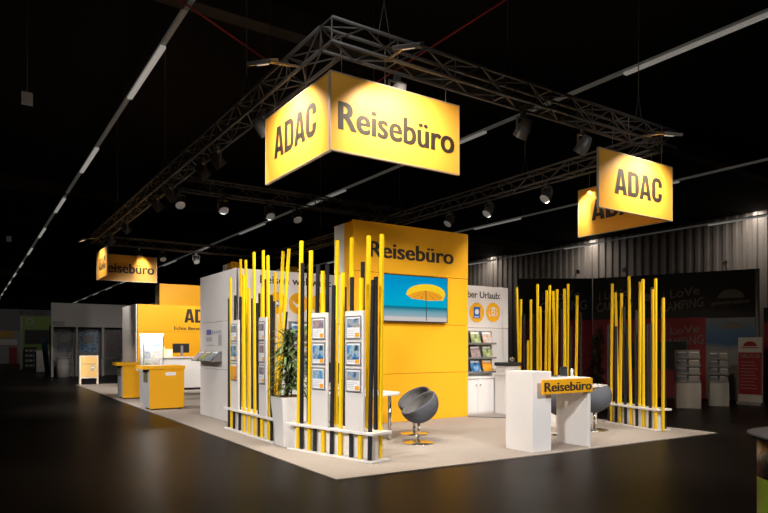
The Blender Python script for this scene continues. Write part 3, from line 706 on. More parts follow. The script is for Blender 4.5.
# folding pavement sign
t = thing('pavement_sign', 'white framed yellow folding sign at the far left end of the carpet', 'sign', (.56, 21.0, CZ))
mb = MB()
def fr(x0, x1, yb, z0, z1, w, lean):
    Y = lambda z: yb + lean*(z1-z)
    for x in (x0, x1-w): mb.add([(x, Y(0)-.015, CZ), (x+w, Y(0)-.015, CZ), (x+w, Y(0)+.015, CZ), (x, Y(0)+.015, CZ), (x, Y(z1)-.015, z1), (x+w, Y(z1)-.015, z1), (x+w, Y(z1)+.015, z1), (x, Y(z1)+.015, z1)], [(0,3,2,1), (4,5,6,7), (0,1,5,4), (1,2,6,5), (2,3,7,6), (3,0,4,7)])
    for z in (z0, z1-w):  mb.box(x0+w, x1-w, Y(z)-.015, Y(z)+.015, z, z+w)
fr(.21, .89, 21.0, .26, 1.16, .05, -.04); fr(.21, .89, 21.05, .26, 1.16, .05, .10)
mb.build('frame', mat('pale_frame', (.85, .72, .58), .5), t)
mb = MB(); mb.closed = False
Y = lambda z: 21.0 - .04*(1.16-z) - .017
q = lambda x0, x1, z0, z1, mi, e=0: mb.face([(x0, Y(z0)-e, z0), (x1, Y(z0)-e, z0), (x1, Y(z1)-e, z1), (x0, Y(z1)-e, z1)], mi)
q(.25, .85, .30, 1.12, 0)
for i in range(7): q(.29+.075*i, .345+.075*i, .80, .85, 1, .002)
for i in range(3): q(.40+.06*i, .445+.06*i, .325, .36, 2, .002)
q(.61, .74, .60, .76, 2, .002); q(.63, .72, .66, .72, 3, .004); q(.60, .66, .53, .58, 2, .002); q(.67, .72, .56, .61, 2, .002)
mb.build('poster', [mat('poster_yellow', (.90, .56, .18), .5), mat('poster_grey', (.55, .40, .20), .6), 'greyprint', 'paper'], t)

# ================================================================== TRUSS
def truss(mb, p, q, w=.29, h=.29, r=.025, rb=.011, n=None):
    p = Vector(p); q = Vector(q); t = (q-p); L = t.length; t.normalize(); s = Vector((0, 0, 1)).cross(t)
    c = [s*(a*w/2) + Vector((0, 0, b*h/2)) for a, b in ((-1,-1), (1,-1), (1,1), (-1,1))]
    for k in c: mb.tube(p+k, q+k, r, n=8)
    n = n or max(2, round(L/.48))
    for i in range(n):
        a = p + t*(L*i/n); b = p + t*(L*(i+1)/n)
        for j in range(4):
            k0, k1 = c[j], c[(j+1) % 4]
            if (i+j) % 2: k0, k1 = k1, k0
            mb.tube(a+k0, b+k1, rb, n=5, caps=False)
            if i % 2 == 0: mb.tube(a+c[j], a+c[(j+1) % 4], rb, n=5, caps=False)
TX0, TX1, TY0, TY1, TZ = .30, 7.20, .54, 17.7, 5.29
t = thing('lighting_truss', 'grey lattice truss frame hanging over the whole yellow stand', 'truss', (3.75, 9, 5.14))
for nm, p, q in (('front_beam', (TX0-.145, TY0, TZ), (TX1+.145, TY0, TZ)), ('left_beam', (TX0, TY0+.145, TZ), (TX0, TY1, TZ)),
                 ('right_beam', (TX1, TY0+.145, TZ), (TX1, TY1, TZ)), ('back_beam', (TX0-.145, TY1+.145, TZ), (TX1+.145, TY1+.145, TZ)), ('cross_beam', (TX0+.145, 8.5, TZ), (TX1-.145, 8.5, TZ))):
    mb = MB(); truss(mb, p, q); mb.build(nm, 'truss', t)
mb = MB()
for p in ((1.0, TY0), (3.2, TY0), (6.4, TY0), (TX0, 3.5), (TX0, 8.5), (TX0, 14), (TX1, 4), (TX1, 9), (TX1, 14)):
    mb = MB()
    for d in (-.1, .1): mb.tube((p[0]+d, p[1], TZ+.15), (p[0], p[1], TZ+.65), .006, n=5)
    mb.tube((p[0], p[1], TZ+.64), (p[0], p[1], 8.59), .008, n=6)
    mb.build('hoist_cable', 'lampbody', t)

# spotlights
def make_spot(label, loc, rz, tilt=.7):
    t = thing('truss_spotlight', label, 'spotlight', loc, rz, 'truss spotlights', local=True)
    mb = MB(); mb.box(-.04, .04, -.03, .03, -.02, .07); mb.build('clamp', 'lampbody', t)
    mb = MB(); mb.box(-.13, .13, -.02, .02, -.035, -.02); mb.box(-.135, -.12, -.02, .02, -.23, -.02); mb.box(.12, .135, -.02, .02, -.23, -.02); mb.build('yoke', 'lampbody', t)
    c = Vector((0, 0, -.20)); d = Vector((0, -math.sin(tilt), -math.cos(tilt)))
    mb = MB(); mb.tube(c-d*.17, c-d*.05, .07, .105, 18); mb.tube(c-d*.05, c+d*.12, .105, .115, 18, caps=False)
    can = mb.build('can', 'lampbody', t)
    mb = MB(); mb.tube(c+d*.10, c+d*.112, .108, n=18); mb.build('lens', 'lens', can)
    return t
ZB = TZ-.145-.025-.07
proto = make_spot('x', (0, 0, 0), 0)
SP = []
for i, y in enumerate((2.83, 4.9, 5.75, 8.0, 9.2, 12.7, 15.0)): SP.append(((TX0, y, ZB), 90, 'spotlight under the left truss beam, %s from the front corner' % ('first second third fourth fifth sixth seventh'.split()[i])))
for i, x in enumerate((.62, 1.65, 2.85, 3.6, 5.6)): SP.append(((x, 8.5, ZB), 0, 'spotlight under the cross truss beam, %s from its left end' % ('first second third fourth fifth'.split()[i])))
for i, y in enumerate((3.35, 5.2, 6.7, 11.0)): SP.append(((TX1, y, ZB), -90, 'spotlight under the right truss beam, %s from the front' % ('first second third fourth'.split()[i])))
for i, x in enumerate((1.3, 3.67, 5.08)): SP.append(((x, TY0+.14, ZB), 180, 'spotlight under the front truss beam, %s from the left' % ('first second third'.split()[i])))
for i, x in enumerate((1.75, 2.6, 3.85)): SP.append(((x, TY1+.145, ZB), 0, 'spotlight under the back truss beam, %s from the left' % ('first second third'.split()[i])))
for k, (p, a, l) in enumerate(SP):
    s = proto if k == 0 else copy_tree(proto)
    s.location = p; s.rotation_euler = (0, 0, math.radians(a)); s['label'] = l

# floodlights on outriggers aimed at the hanging signs
def flood(label, arm0, head, aim):
    t = thing('outrigger_floodlight', label, 'floodlight', tuple(head), 0, 'outrigger floodlights')
    a = Vector(arm0); h = Vector(head); d = (Vector(aim)-h).normalized()
    mb = MB(); mb.tube(a, h-d*.04, .018); mb.build('arm', 'lampbody', t)
    s = d.cross(Vector((0, 0, 1))).normalized(); u = s.cross(d)
    mb = MB(); v = []
    for q in (-.05, .0):
        for i, j in ((-1,-1), (1,-1), (1,1), (-1,1)): v.append(h + d*q + s*(i*.17) + u*(j*.12))
    mb.add(v, [(0,3,2,1), (4,5,6,7), (0,1,5,4), (1,2,6,5), (2,3,7,6), (3,0,4,7)]); b = mb.build('housing', 'lampbody', t, .006)
    mb = MB(); mb.tube(h+d*.001, h+d*.012, .075, n=18); mb.build('lens', 'flood', b)
    return h, d
FL = []
FL.append(flood('floodlight reaching out of the left truss above the ADAC side of the near sign', (TX0-.145, 1.22, 5.145), (-.36, 1.25, 5.06), (-.06, 1.5, 4.2)))
FL.append(flood('floodlight reaching out of the front truss above the near sign lettered Reisebüro', (.98, TY0-.145, 5.145), (.88, -.16, 5.03), (1.2, .12, 4.2)))
FL.append(flood('floodlight reaching out of the front truss at its right end', (6.2, TY0-.145, 5.145), (6.2, -.16, 5.0), (6.3, .10, 4.2)))
FL.append(flood('floodlight at the far corner of the left truss', (TX0-.145, 16.6, 5.145), (-.30, 16.6, 5.02), (0, 16.6, 4.2)))

# ================================================================== HANGING SIGNS
def panel(t, name, x0, x1, y0, y1, z0, z1, inner='yellow'):
    mb = MB(); mb.box(x0, x1, y0, y1, z0, z1); o = mb.build(name, 'signyellow', t)
    e = MB(); f = .012
    if x1-x0 > y1-y0:
        for a, b, c, d in ((x0-f, x1+f, z0-f, z0), (x0-f, x1+f, z1, z1+f), (x0-f, x0, z0, z1), (x1, x1+f, z0, z1)): e.box(a, b, y0-.004, y1+.004, c, d)
    else:
        for a, b, c, d in ((y0-f, y1+f, z0-f, z0), (y0-f, y1+f, z1, z1+f), (y0-f, y0, z0, z1), (y1, y1+f, z0, z1)): e.box(x0-.004, x1+.004, a, b, c, d)
    e.build('edge_frame', 'edge', o); return o
def wires(t, pts, z0, z1=5.15):
    for x, y in pts:
        mb = MB(); mb.tube((x, y, z0), (x, y, z1-.02), .006, n=6); mb.build('suspension_wire', 'truss', t)
t = thing('hanging_sign', 'large two sided yellow hanging sign nearest the viewer, lettered ADAC and Reisebüro', 'sign', (1.2, 1.5, 3.9), 0, 'yellow hanging signs')
a = panel(t, 'side_panel', .20, .235, .55, 2.48, 3.90, 4.84); lettering('ADAC', 2.17, .88, 4.185, .43, '-x', .20, a, bold=.06)
b = panel(t, 'front_panel', .20, 2.22, .50, .535, 3.90, 4.84); lettering('Reisebüro', .30, 2.14, 4.165, .335, '-y', .50, b, bold=.026)
wires(t, ((.36, .52), (1.0, .52), (2.0, .52), (.217, 2.2), (.217, 1.2)), 4.85)
t = thing('hanging_sign', 'yellow hanging sign at the right truss corner with two panels lettered ADAC', 'sign', (6.2, 1.4, 3.8), 0, 'yellow hanging signs')
b = panel(t, 'front_panel', 5.13, 7.20, .40, .435, 3.80, 4.76); lettering('ADAC', 5.53, 6.88, 4.07, .43, '-y', .40, b, bold=.06)
a = panel(t, 'side_panel', 7.165, 7.20, .45, 2.46, 3.80, 4.76); lettering('ADAC', 2.13, .86, 4.08, .42, '-x', 7.165, a, bold=.06)
wires(t, ((5.5, .42), (6.9, .42), (7.18, .8), (7.18, 2.2)), 4.77)
t = thing('hanging_sign', 'yellow hanging sign at the far left truss corner, a panel hiding its first letter', 'sign', (1.2, 16.7, 3.85), 0, 'yellow hanging signs')
b = panel(t, 'front_panel', .30, 2.32, 17.6, 17.635, 3.86, 4.78); lettering('Reisebüro', .38, 2.24, 4.15, .34, '-y', 17.6, b, bold=.026)
a = panel(t, 'side_panel', .30, .335, 15.68, 17.55, 3.84, 4.78); lettering('ADAC', 17.2, 16.0, 4.1, .42, '-x', .30, a, bold=.06)
wires(t, ((.6, 17.62), (2.0, 17.62), (.317, 16.0), (.317, 17.2)), 4.79)

# ================================================================== DARK STALL ON THE RIGHT
W0 = Vector((12.47, 6.21, 0)); W1 = Vector((14.11, 2.25, 0)); WD = (W1-W0).normalized(); WN = Vector((WD.y, -WD.x, 0))
if WN.dot(Vector((-3.45, -6.13, 0))-W0) < 0: WN = -WN
def wq(mb, s0, s1, z0, z1, mi, off): 
    a = W0+WD*s0+WN*off; b = W0+WD*s1+WN*off
    mb.face([(a.x, a.y, z0), (b.x, b.y, z0), (b.x, b.y, z1), (a.x, a.y, z1)], mi)
t = thing('rival_booth_wall', 'black, red and sky blue booth wall with chalk writing I LOVE CAMPING at the right', 'booth wall', tuple(W0+WD*2.1))
mb = MB(); A = W0; B = W1
mb.prism([(A.x, A.y), (B.x, B.y), (B.x-WN.x*.08, B.y-WN.y*.08), (A.x-WN.x*.08, A.y-WN.y*.08)], 0, 3.6); mb.build('board', 'stallblack', t)
mb = MB(); mb.closed = False; wq(mb, 0, 3.09, .05, 2.33, 0, .006); mb.build('red_print', 'stallred', t)
def sky_mat():
    m = bpy.data.materials.new('sky_print'); m.use_nodes = True; nt = m.node_tree; b = nt.nodes['Principled BSDF']; b.inputs['Roughness'].default_value = .6
    tc = nt.nodes.new('ShaderNodeTexCoord'); sp = nt.nodes.new('ShaderNodeSeparateXYZ'); nt.links.new(tc.outputs['Object'], sp.inputs[0])
    n = nt.nodes.new('ShaderNodeTexNoise'); n.inputs['Scale'].default_value = 1.6; nt.links.new(tc.outputs['Object'], n.inputs['Vector'])
    ad = nt.nodes.new('ShaderNodeMath'); ad.operation = 'MULTIPLY_ADD'; ad.inputs[1].default_value = .5; nt.links.new(n.outputs['Fac'], ad.inputs[0]); nt.links.new(sp.outputs['Z'], ad.inputs[2])
    mr = nt.nodes.new('ShaderNodeMapRange'); mr.inputs[1].default_value = .2; mr.inputs[2].default_value = 2.6; nt.links.new(ad.outputs[0], mr.inputs[0])
    r = nt.nodes.new('ShaderNodeValToRGB'); e = r.color_ramp.elements
    st = [(0, (.16, .14, .12)), (.35, (.22, .21, .18)), (.62, (.30, .30, .30)), (.70, (.05, .14, .32)), (.82, (.10, .22, .40)), (1, (.30, .32, .36))]
    while len(e) < len(st): e.new(.5)
    for k, (p, c) in enumerate(st): e[k].position = p; e[k].color = (*c, 1)
    nt.links.new(mr.outputs[0], r.inputs['Fac']); nt.links.new(r.outputs['Color'], b.inputs['Base Color']); return m
M['sky'] = sky_mat()
mb = MB(); mb.closed = False; wq(mb, 3.09, 4.27, .05, 2.30, 0, .007); mb.build('landscape_print', 'sky', t)
fr_ = (tuple(W0), tuple(WD), tuple(WN))
def chalk(s, s0, s1, z, cap, tilt=0, m='chalk', bold=.0): lettering(s, s0, s1, z, cap, 'wall', fr_, t, m, bold, 'chalk_writing', tilt, .012)
chalk('i LoVe', 1.98, 2.93, 2.88, .24, .10); chalk('CAMPiNG', 1.92, 3.03, 2.50, .26, .14)
chalk('i LoVe', .18, 1.0, 2.92, .24, .10); chalk('CAMPiNG', .12, 1.15, 2.56, .26, .14)
chalk('i LoVe', 1.98, 2.93, 1.84, .20, .08); chalk('CAMPiNG', 1.92, 3.03, 1.48, .24, .12)
chalk('gebetsroither', 3.22, 4.18, 2.66, .11, .04, bold=.02)
mb = MB(); mb.closed = False
def dome(s0, s1, z0, h, off):
    P = []
    for i in range(15):
        a = PI*i/14; q = W0+WD*((s0+s1)/2-(s1-s0)/2*math.cos(a))+WN*off; P.append((q.x, q.y, z0+h*math.sin(a)))
    mb.face(P)
for dd in ((3.38, 4.02, 2.84, .24, .012), (1.3, 1.75, 2.84, .22, .012), (3.42, 4.05, 2.0, .2, .013)):
    mb = MB(); mb.closed = False; dome(*dd); mb.build('dome_emblem', 'chalk', t)
mb = MB(); p = W1+WD*.04; mb.tube((p.x, p.y, 0), (p.x, p.y, 3.6), .05, n=8); mb.build('end_post', 'stallgrey', t)
for s in (1.0, 2.4, 3.6):
    mb = MB(); a = W0+WD*s; mb.tube((a.x, a.y, 3.6), a+WN*.35+Vector((0, 0, 3.78)), .015, n=6); e = a+WN*.35+Vector((0, 0, 3.78)); mb.tube(e, e+WN*.12-Vector((0, 0, .05)), .05, n=8); mb.build('arm_lamp', 'stallgrey', t)
V0 = Vector((10.56, 7.48, 0)); 
t = thing('rival_booth_wall', 'black and red booth wall behind the fence left of the fold', 'booth wall', tuple((V0+W0)/2))
VD = (W0-V0).normalized(); VN = Vector((VD.y, -VD.x, 0))
if VN.dot(Vector((-3.45, -6.13, 0))-V0) < 0: VN = -VN
A, B = V0, W0-VD*.03
mb = MB(); mb.prism([(A.x, A.y), (B.x, B.y), (B.x-VN.x*.08, B.y-VN.y*.08), (A.x-VN.x*.08, A.y-VN.y*.08)], 0, 3.6); mb.build('board', 'stallblack', t)
mb = MB(); mb.closed = False; a = A+VN*.008; b = B+VN*.008; mb.face([(a.x, a.y, .05), (b.x, b.y, .05), (b.x, b.y, 2.33), (a.x, a.y, 2.33)]); mb.build('red_print', 'stallred', t)
fv = (tuple(V0), tuple(VD), tuple(VN))
lettering('i LoVe', .72, 1.9, 2.92, .26, 'wall', fv, t, 'chalk', .0, 'chalk_writing', .08, .012); lettering('CAMPiNG', .66, 2.1, 2.56, .28, 'wall', fv, t, 'chalk', .0, 'chalk_writing', .1, .012)
for s in (.7, 1.7):
    mb = MB(); a = V0+VD*s; e = a+VN*.35+Vector((0, 0, 3.78)); mb.tube((a.x, a.y, 3.6), e, .015, n=6); mb.tube(e, e+VN*.12-Vector((0, 0, .05)), .05, n=8); mb.build('arm_lamp', 'stallgrey', t)
# dark screen on the red wall
t = thing('television', 'black switched off screen on the red booth wall at the right', 'television', tuple(W0+WD*1.9+Vector((0, 0, .9))))
mb = MB(); a = W0+WD*1.13+WN*.012; b = W0+WD*2.62+WN*.012
mb.prism([(a.x, a.y), (b.x, b.y), (b.x+WN.x*.06, b.y+WN.y*.06), (a.x+WN.x*.06, a.y+WN.y*.06)], .86, 1.66); mb.build('panel', 'blackp', t, .006)
mb = MB(); mb.closed = False; wq(mb, 1.16, 2.59, .89, 1.63, 0, .0735); mb.build('screen', 'stallblack', t)
# red wall beyond
t = thing('rival_booth_wall', 'low dark red booth wall at the right edge beyond the banner', 'booth wall', (15.3, .9, 0))
mb = MB(); P0 = W1+WD*.18; P1 = W1+WD*2.4; mb.prism([(P0.x, P0.y), (P1.x, P1.y), (P1.x-WN.x*.08, P1.y-WN.y*.08), (P0.x-WN.x*.08, P0.y-WN.y*.08)], 0, 2.15); mb.build('board', 'stallred', t)
mb = MB(); mb.prism([(P0.x+WN.x*.01, P0.y+WN.y*.01), (P1.x+WN.x*.01, P1.y+WN.y*.01), (P1.x-WN.x*.09, P1.y-WN.y*.09), (P0.x-WN.x*.09, P0.y-WN.y*.09)], 2.15, 2.55); mb.build('fascia', 'stallblack', t)

# leaflet dispensers of the dark stall
CAMP = Vector((-3.451, -6.134, 0))
def dispenser(base, w, z1, h, label, blabel, tiers, cols, lean):
    rz = math.atan2(base[1]-CAMP.y, base[0]-CAMP.x) - PI/2 + .12
    t = thing('leaflet_dispenser', label, 'brochure stand', (base[0], base[1], 0), rz, None, local=True)
    mb = MB(); mb.box(-w/2, w/2, -.16, .16, 0, z1); mb.build('plinth', 'stallwhite', t, .004)
    th = (h-z1)/tiers; lab = []
    mb = MB(); mb.box(-w/2, w/2, .09, .12, z1, h+.03); mb.build('back_board', 'stallgrey', t)
    m = Matrix.Translation((base[0], base[1], 0)) @ Matrix.Rotation(rz, 4, 'Z')
    names = ['bottom', 'second lowest', 'second highest', 'top'] if tiers == 4 else ['bottom', 'middle', 'top']
    for k in range(tiers):
        z = z1 + th*k + .01
        mb = MB(); mb.box(-w/2, w/2, -.10, .09, z, z+.012); mb.box(-w/2, w/2, -.105, -.095, z, z+.05); mb.build('pocket', 'stallgrey', t)
        for c in range(cols):
            xx = -w/2 + w*(c+.5)/cols
            wp = m @ Vector((xx, -.08, z+.014))
            brochure('leaflet', '%s, %s tier, %s' % (blabel, names[k], ('left', 'right')[c] if cols == 2 else 'single'), blabel, tuple(wp), w/cols*.86, th*.86, M['stallgrey'] if c % 2 else M['pic_dim'], rz=rz, tilt=.3)
dispenser((11.32, 2.52), .56, .62, 1.40, 'tall white leaflet dispenser standing before the red booth wall', 'leaflets in the left white dispenser', 4, 2, 0)
dispenser((12.56, 2.42), .44, .58, 1.36, 'slim leaflet dispenser with white plinth before the landscape print', 'leaflets in the slim right dispenser', 4, 2, 0)
# red roll-up banner
t = thing('rollup_banner', 'red and white roll up banner headed URLAUB at the right edge', 'banner', (13.4, 2.1, 0))
p0 = Vector((13.41, 2.36, 0)); p1 = Vector((13.42, 1.76, 0)); d = (p1-p0).normalized(); n = Vector((d.y, -d.x, 0))
if n.dot(CAMP-p0) < 0: n = -n
L = (p1-p0).length
def bq(mb, s0, s1, z0, z1, mi, off=0.0):
    a = p0+d*s0+n*off; b = p0+d*s1+n*off; mb.face([(a.x, a.y, z0), (b.x, b.y, z0), (b.x, b.y, z1), (a.x, a.y, z1)], mi)
mb = MB(); mb.prism([(p0.x, p0.y), (p1.x, p1.y), (p1.x-n.x*.01, p1.y-n.y*.01), (p0.x-n.x*.01, p0.y-n.y*.01)], .08, 1.75); mb.build('sheet', 'stallwhite', t)
mb = MB(); mb.closed = False; bq(mb, .01, L-.01, .27, 1.36, 0, .004)
for k in range(9): bq(mb, .06, .06+L*(.72-.07*(k % 3)), .42+.085*k, .435+.085*k, 1, .007)
for i in range(1):
    P = []
    for k in range(13):
        a = PI*k/12; q = p0+d*(L/2-.17*math.cos(a))+n*.007; P.append((q.x, q.y, 1.52+.13*math.sin(a)))
    mb.face(P, 0)
bq(mb, .08, L-.08, 1.47, 1.495, 0, .007)
mb.build('print', ['stallred', 'stallgrey'], t)
lettering('URLAUB', .06, L-.06, 1.22, .10, 'wall', (tuple(p0), tuple(d), tuple(n)), t, 'chalk', .02, 'lettering', 0, .009)
mb = MB(); a = p0+n*.09; b = p1+n*.09; mb.prism([(a.x, a.y), (b.x, b.y), (b.x-n.x*.2, b.y-n.y*.2), (a.x-n.x*.2, a.y-n.y*.2)], 0, .08); mb.build('foot_case', 'stallgrey', t)

# ================================================================== PROMOTION TABLE (right foreground)
t = thing('promotion_table', 'round grey topped promotion table with colourful wrap at the lower right edge', 'table', (.36, -4.65, 0))
cx, cy = .377, -4.66
mb = MB(); mb.lathe([(.355, 1.003), (.365, 1.008), (.365, 1.023), (.355, 1.028), (.01, 1.028)], (cx, cy, 0), 48); mb.build('table_top', 'tabletop_grey', t)
mb = MB(); mb.lathe([(.315, .02), (.315, .785)], (cx, cy, 0), 48); w = mb.build('lime_wrap', 'lime', t)
M['collage'] = photo_mat('collage_print', [(.55, .55, .58), (.70, .62, .60), (.55, .12, .18), (.60, .62, .66), (.20, .25, .40)], 7)
mb = MB(); mb.lathe([(.315, .785), (.315, 1.003)], (cx, cy, 0), 48); mb.build('collage_wrap', 'collage', t)
mb = MB(); mb.lathe([(.33, 0), (.33, .02)], (cx, cy, 0), 48); mb.build('base_disc', 'stallgrey', t)
mb = MB(); mb.closed = False
for k in range(4):
    for i in range(9):
        a0 = PI+.25+.06*i; a1 = a0+.045; z = .70-.05*k; R_ = .317
        mb.face([(cx+R_*math.cos(a0), cy+R_*math.sin(a0), z), (cx+R_*math.cos(a1), cy+R_*math.sin(a1), z), (cx+R_*math.cos(a1), cy+R_*math.sin(a1), z+.016), (cx+R_*math.cos(a0), cy+R_*math.sin(a0), z+.016)])
mb.build('small_print', 'stallgreen', t)

# ================================================================== DARK STALLS ON THE LEFT
t = thing('pale_booth', 'pale grey booth with wide blank fascia behind the folding sign', 'booth', (2.6, 29.3, 0))
mb = MB(); mb.box(0, 7.0, 29.0, 29.12, 2.52, 3.72); mb.build('fascia', 'stallwhite', t)
mb = MB(); mb.box(0, 7.0, 29.7, 29.8, 0, 2.6); mb.build('back_wall', 'stallgrey', t)
for x in (0, 1.12, 2.35, 3.5, 4.7): 
    mb = MB(); mb.box(x, x+.10, 29.0, 29.1, 0, 2.52); mb.build('post', 'stallwhite', t)
mb = MB(); mb.box(0, .06, 29.12, 29.7, 0, 2.52); mb.build('side_wall', 'stallgrey', t)
mb = MB(); mb.box(.08, .6, 28.98, 29.0, 2.58, 2.80); mb.build('name_plate', 'lampbody', t)
for x0, x1, z0, z1, pm, l in ((.35, 1.05, 1.25, 2.3, 'pic_dim', 'dim blue poster inside the pale booth, left one'), (1.35, 2.25, 1.2, 2.3, 'pic_b', 'dim blue poster with white patch inside the pale booth, directly above the folding sign'), (2.6, 3.4, 1.2, 2.3, 'pic_c', 'dim brownish poster inside the pale booth, right of the folding sign')):
    t = thing('wall_poster', l, 'poster', ((x0+x1)/2, 29.65, z0), 0, 'posters in the pale booth')
    mb = MB(); mb.box(x0, x1, 29.66, 29.69, z0, z1); mb.build('print', pm, t)
    mb = MB(); mb.box(x0+.15, x1-.2, 29.655, 29.66, z0+(z1-z0)*.45, z0+(z1-z0)*.85); mb.build('caption_patch', 'stallgrey', t)
t = thing('round_counter', 'grey rounded counter in the dim booth left of the folding sign', 'counter', (.45, 28.4, 0))
mb = MB(); mb.lathe([(.30, 0), (.28, .95)], (.48, 28.55, 0), 28); mb.build('body', 'stallwhite', t)
mb = MB(); mb.lathe([(.34, .95), (.34, 1.0)], (.48, 28.55, 0), 28); mb.build('top', 'stallwhite', t)
t = thing('ladder_rack', 'slim leaning brochure ladder just left of the folding sign', 'brochure stand', (1.1, 28.4, 0))
for x in (.92, 1.24): mb = MB(); mb.tube((x, 28.3, 0), (x, 28.8, 1.7), .025, n=8); mb.build('rail', 'stallgrey', t)
for z in (.3, .6, .9, 1.2, 1.5):
    mb = MB(); yy = 28.3+.5*z/1.7; mb.box(.93, 1.23, yy-.14, yy+.02, z, z+.02); mb.build('shelf', 'stallgrey', t)
t = thing('white_counter', 'small dim white counter at the right edge of the pale booth', 'counter', (3.6, 28.5, 0))
mb = MB(); mb.box(3.15, 4.3, 28.2, 28.7, 0, 1.05); mb.build('body', 'stallwhite', t, .004)
mb = MB(); mb.box(3.1, 4.35, 28.15, 28.75, 1.05, 1.1); mb.build('top', 'stallwhite', t, .004)
t = thing('rail_barrier', 'thin metal barrier between the folding sign and the dim booth counter', 'barrier', (2.4, 27.5, 0))
mb = MB(); mb.tube((2.05, 27.5, .95), (3.0, 27.5, .95), .02, n=8); mb.build('rail', 'stallgrey', t)
for x in (2.07, 2.98):
    mb = MB(); mb.tube((x, 27.5, 0), (x, 27.5, .95), .02, n=8); mb.build('post', 'stallgrey', t)
# green booth
t = thing('green_booth', 'dark green booth wall with square emblem down the left aisle', 'booth', (.4, 42, 0))
mb = MB(); mb.box(-.52, 1.9, 42, 42.1, 0, 3.58); mb.build('wall', 'stallgreen', t)
mb = MB(); mb.box(-.2, .22, 41.98, 42, 3.02, 3.46); mb.build('emblem_plate', 'stallgrey', t)
mb = MB(); mb.closed = False; mb.face([(-.1, 41.975, 3.1), (.12, 41.975, 3.1), (.12, 41.975, 3.36), (.01, 41.975, 3.30), (-.1, 41.975, 3.36)]); mb.build('emblem', 'stallgreen', t)
mb = MB(); mb.box(-.56, -.44, 41.9, 42.1, 0, 3.6); mb.build('post', 'stallgrey', t)
t = thing('television', 'black screen on the dark green booth wall', 'television', (.3, 41.9, 1.7))
mb = MB(); mb.box(-.3, 1.2, 41.9, 41.97, 1.72, 2.68); mb.build('panel', 'blackp', t)
mb = MB(); mb.box(-.26, 1.16, 41.895, 41.9, 1.76, 2.64); mb.build('screen', 'stallblack', t)
t = thing('white_counter', 'dim white counter standing before the green booth', 'counter', (.7, 38, 0))
mb = MB(); mb.box(.02, .75, 37.3, 38.4, 0, 1.22); mb.build('body', 'stallwhite', t)
mb = MB(); mb.box(-.02, .79, 37.26, 38.44, 1.22, 1.28); mb.build('top', 'stallwhite', t)
t = thing('blue_banner', 'blue roll up banner beside the dim white counter of the green booth', 'banner', (.2, 34, 0))
mb = MB(); mb.add([(.18, 34, .06), (.44, 34, .06), (.28, 34, 2.0), (-.02, 34, 2.0), (.18, 34.03, .06), (.44, 34.03, .06), (.28, 34.03, 2.0), (-.02, 34.03, 2.0)], [(0,1,2,3), (7,6,5,4), (0,4,5,1), (1,5,6,2), (2,6,7,3), (3,7,4,0)]); mb.build('sheet', 'pic_b', t)
mb = MB(); mb.box(.13, .49, 33.95, 34.1, 0, .06); mb.build('foot_case', 'stallgrey', t)
t = thing('shelf_unit', 'dark shelf unit with small pale boxes before the green booth', 'shelf', (0, 41.4, 0))
mb = MB(); mb.box(-.35, .38, 41.3, 41.7, 0, 1.5); mb.build('carcass', 'stallblack', t)
for k in range(4):
    for i in range(3):
        mb = MB(); mb.box(-.30+.23*i, -.13+.23*i, 41.24, 41.3, .2+.33*k, .34+.33*k); mb.build('label_box', 'stallgrey', t)
t = thing('far_booth', 'far grey and yellow booth at the left picture edge', 'booth', (-.8, 60, 0))
mb = MB(); mb.box(-2.6, .55, 60, 60.1, 0, 3.0); mb.build('wall', 'stallgrey', t)
mb = MB(); mb.box(-2.6, .0, 59.9, 60, 2.3, 2.95); mb.build('fascia', mat('dim_yellow', (.45, .25, .03), .6), t)
mb = MB(); mb.box(-2.6, .3, 59.86, 59.9, 1.65, 2.2); mb.build('banner_board', 'stallwhite', t)
mb = MB(); mb.box(-.35, .25, 59.6, 59.9, 0, 1.5); mb.build('red_panel', 'stallred', t)
t = thing('far_counter', 'far pale counter beside the red panel at the left edge', 'counter', (.3, 57, 0))
mb = MB(); mb.box(.30, .75, 57, 57.6, 0, 1.3); mb.build('body', 'stallwhite', t); mb = MB(); mb.box(.27, .78, 56.95, 57.65, 1.3, 1.36); mb.build('top', 'stallwhite', t)
t = thing('far_booth', 'far pale booth wall showing above the green booth', 'booth', (1.2, 70, 0))
mb = MB(); mb.box(1.2, 3.6, 70, 70.1, 0, 5.4); mb.build('wall', 'stallwhite', t); mb = MB(); mb.box(1.15, 1.3, 69.9, 70.1, 0, 5.4); mb.build('post', 'stallgrey', t)

# ================================================================== CAMERA
cam = bpy.data.cameras.new('camera'); co = bpy.data.objects.new('camera', cam); COL.objects.link(co)
co.location = (-3.451, -6.134, 1.5); co.rotation_euler = (PI/2, 0, math.atan2(-.5547, .832))
cam.sensor_width = 36; cam.lens = 36*624/768; cam.shift_y = (347-256.5)/768; cam.clip_end = 400
S.camera = co

# ================================================================== LIGHT
WARM = (1.0, .86, .68); NEUT = (1.0, .93, .84)
def spot(p, aim, w, ang, blend=.6, col=NEUT, size=.08):
    l = bpy.data.lights.new('spot', 'SPOT'); l.energy = w; l.spot_size = math.radians(ang); l.spot_blend = blend; l.color = col; l.shadow_soft_size = size
    o = bpy.data.objects.new('spot_light', l); COL.objects.link(o); o.location = p
    o.rotation_euler = (Vector(aim)-Vector(p)).to_track_quat('-Z', 'Y').to_euler(); return o
def area(p, aim, w, sx, sy, col=NEUT):
    l = bpy.data.lights.new('area', 'AREA'); l.energy = w; l.shape = 'RECTANGLE'; l.size = sx; l.size_y = sy; l.color = col
    o = bpy.data.objects.new('area_light', l); COL.objects.link(o); o.location = p
    o.rotation_euler = (Vector(aim)-Vector(p)).to_track_quat('-Z', 'Y').to_euler(); return o
K = 1.0
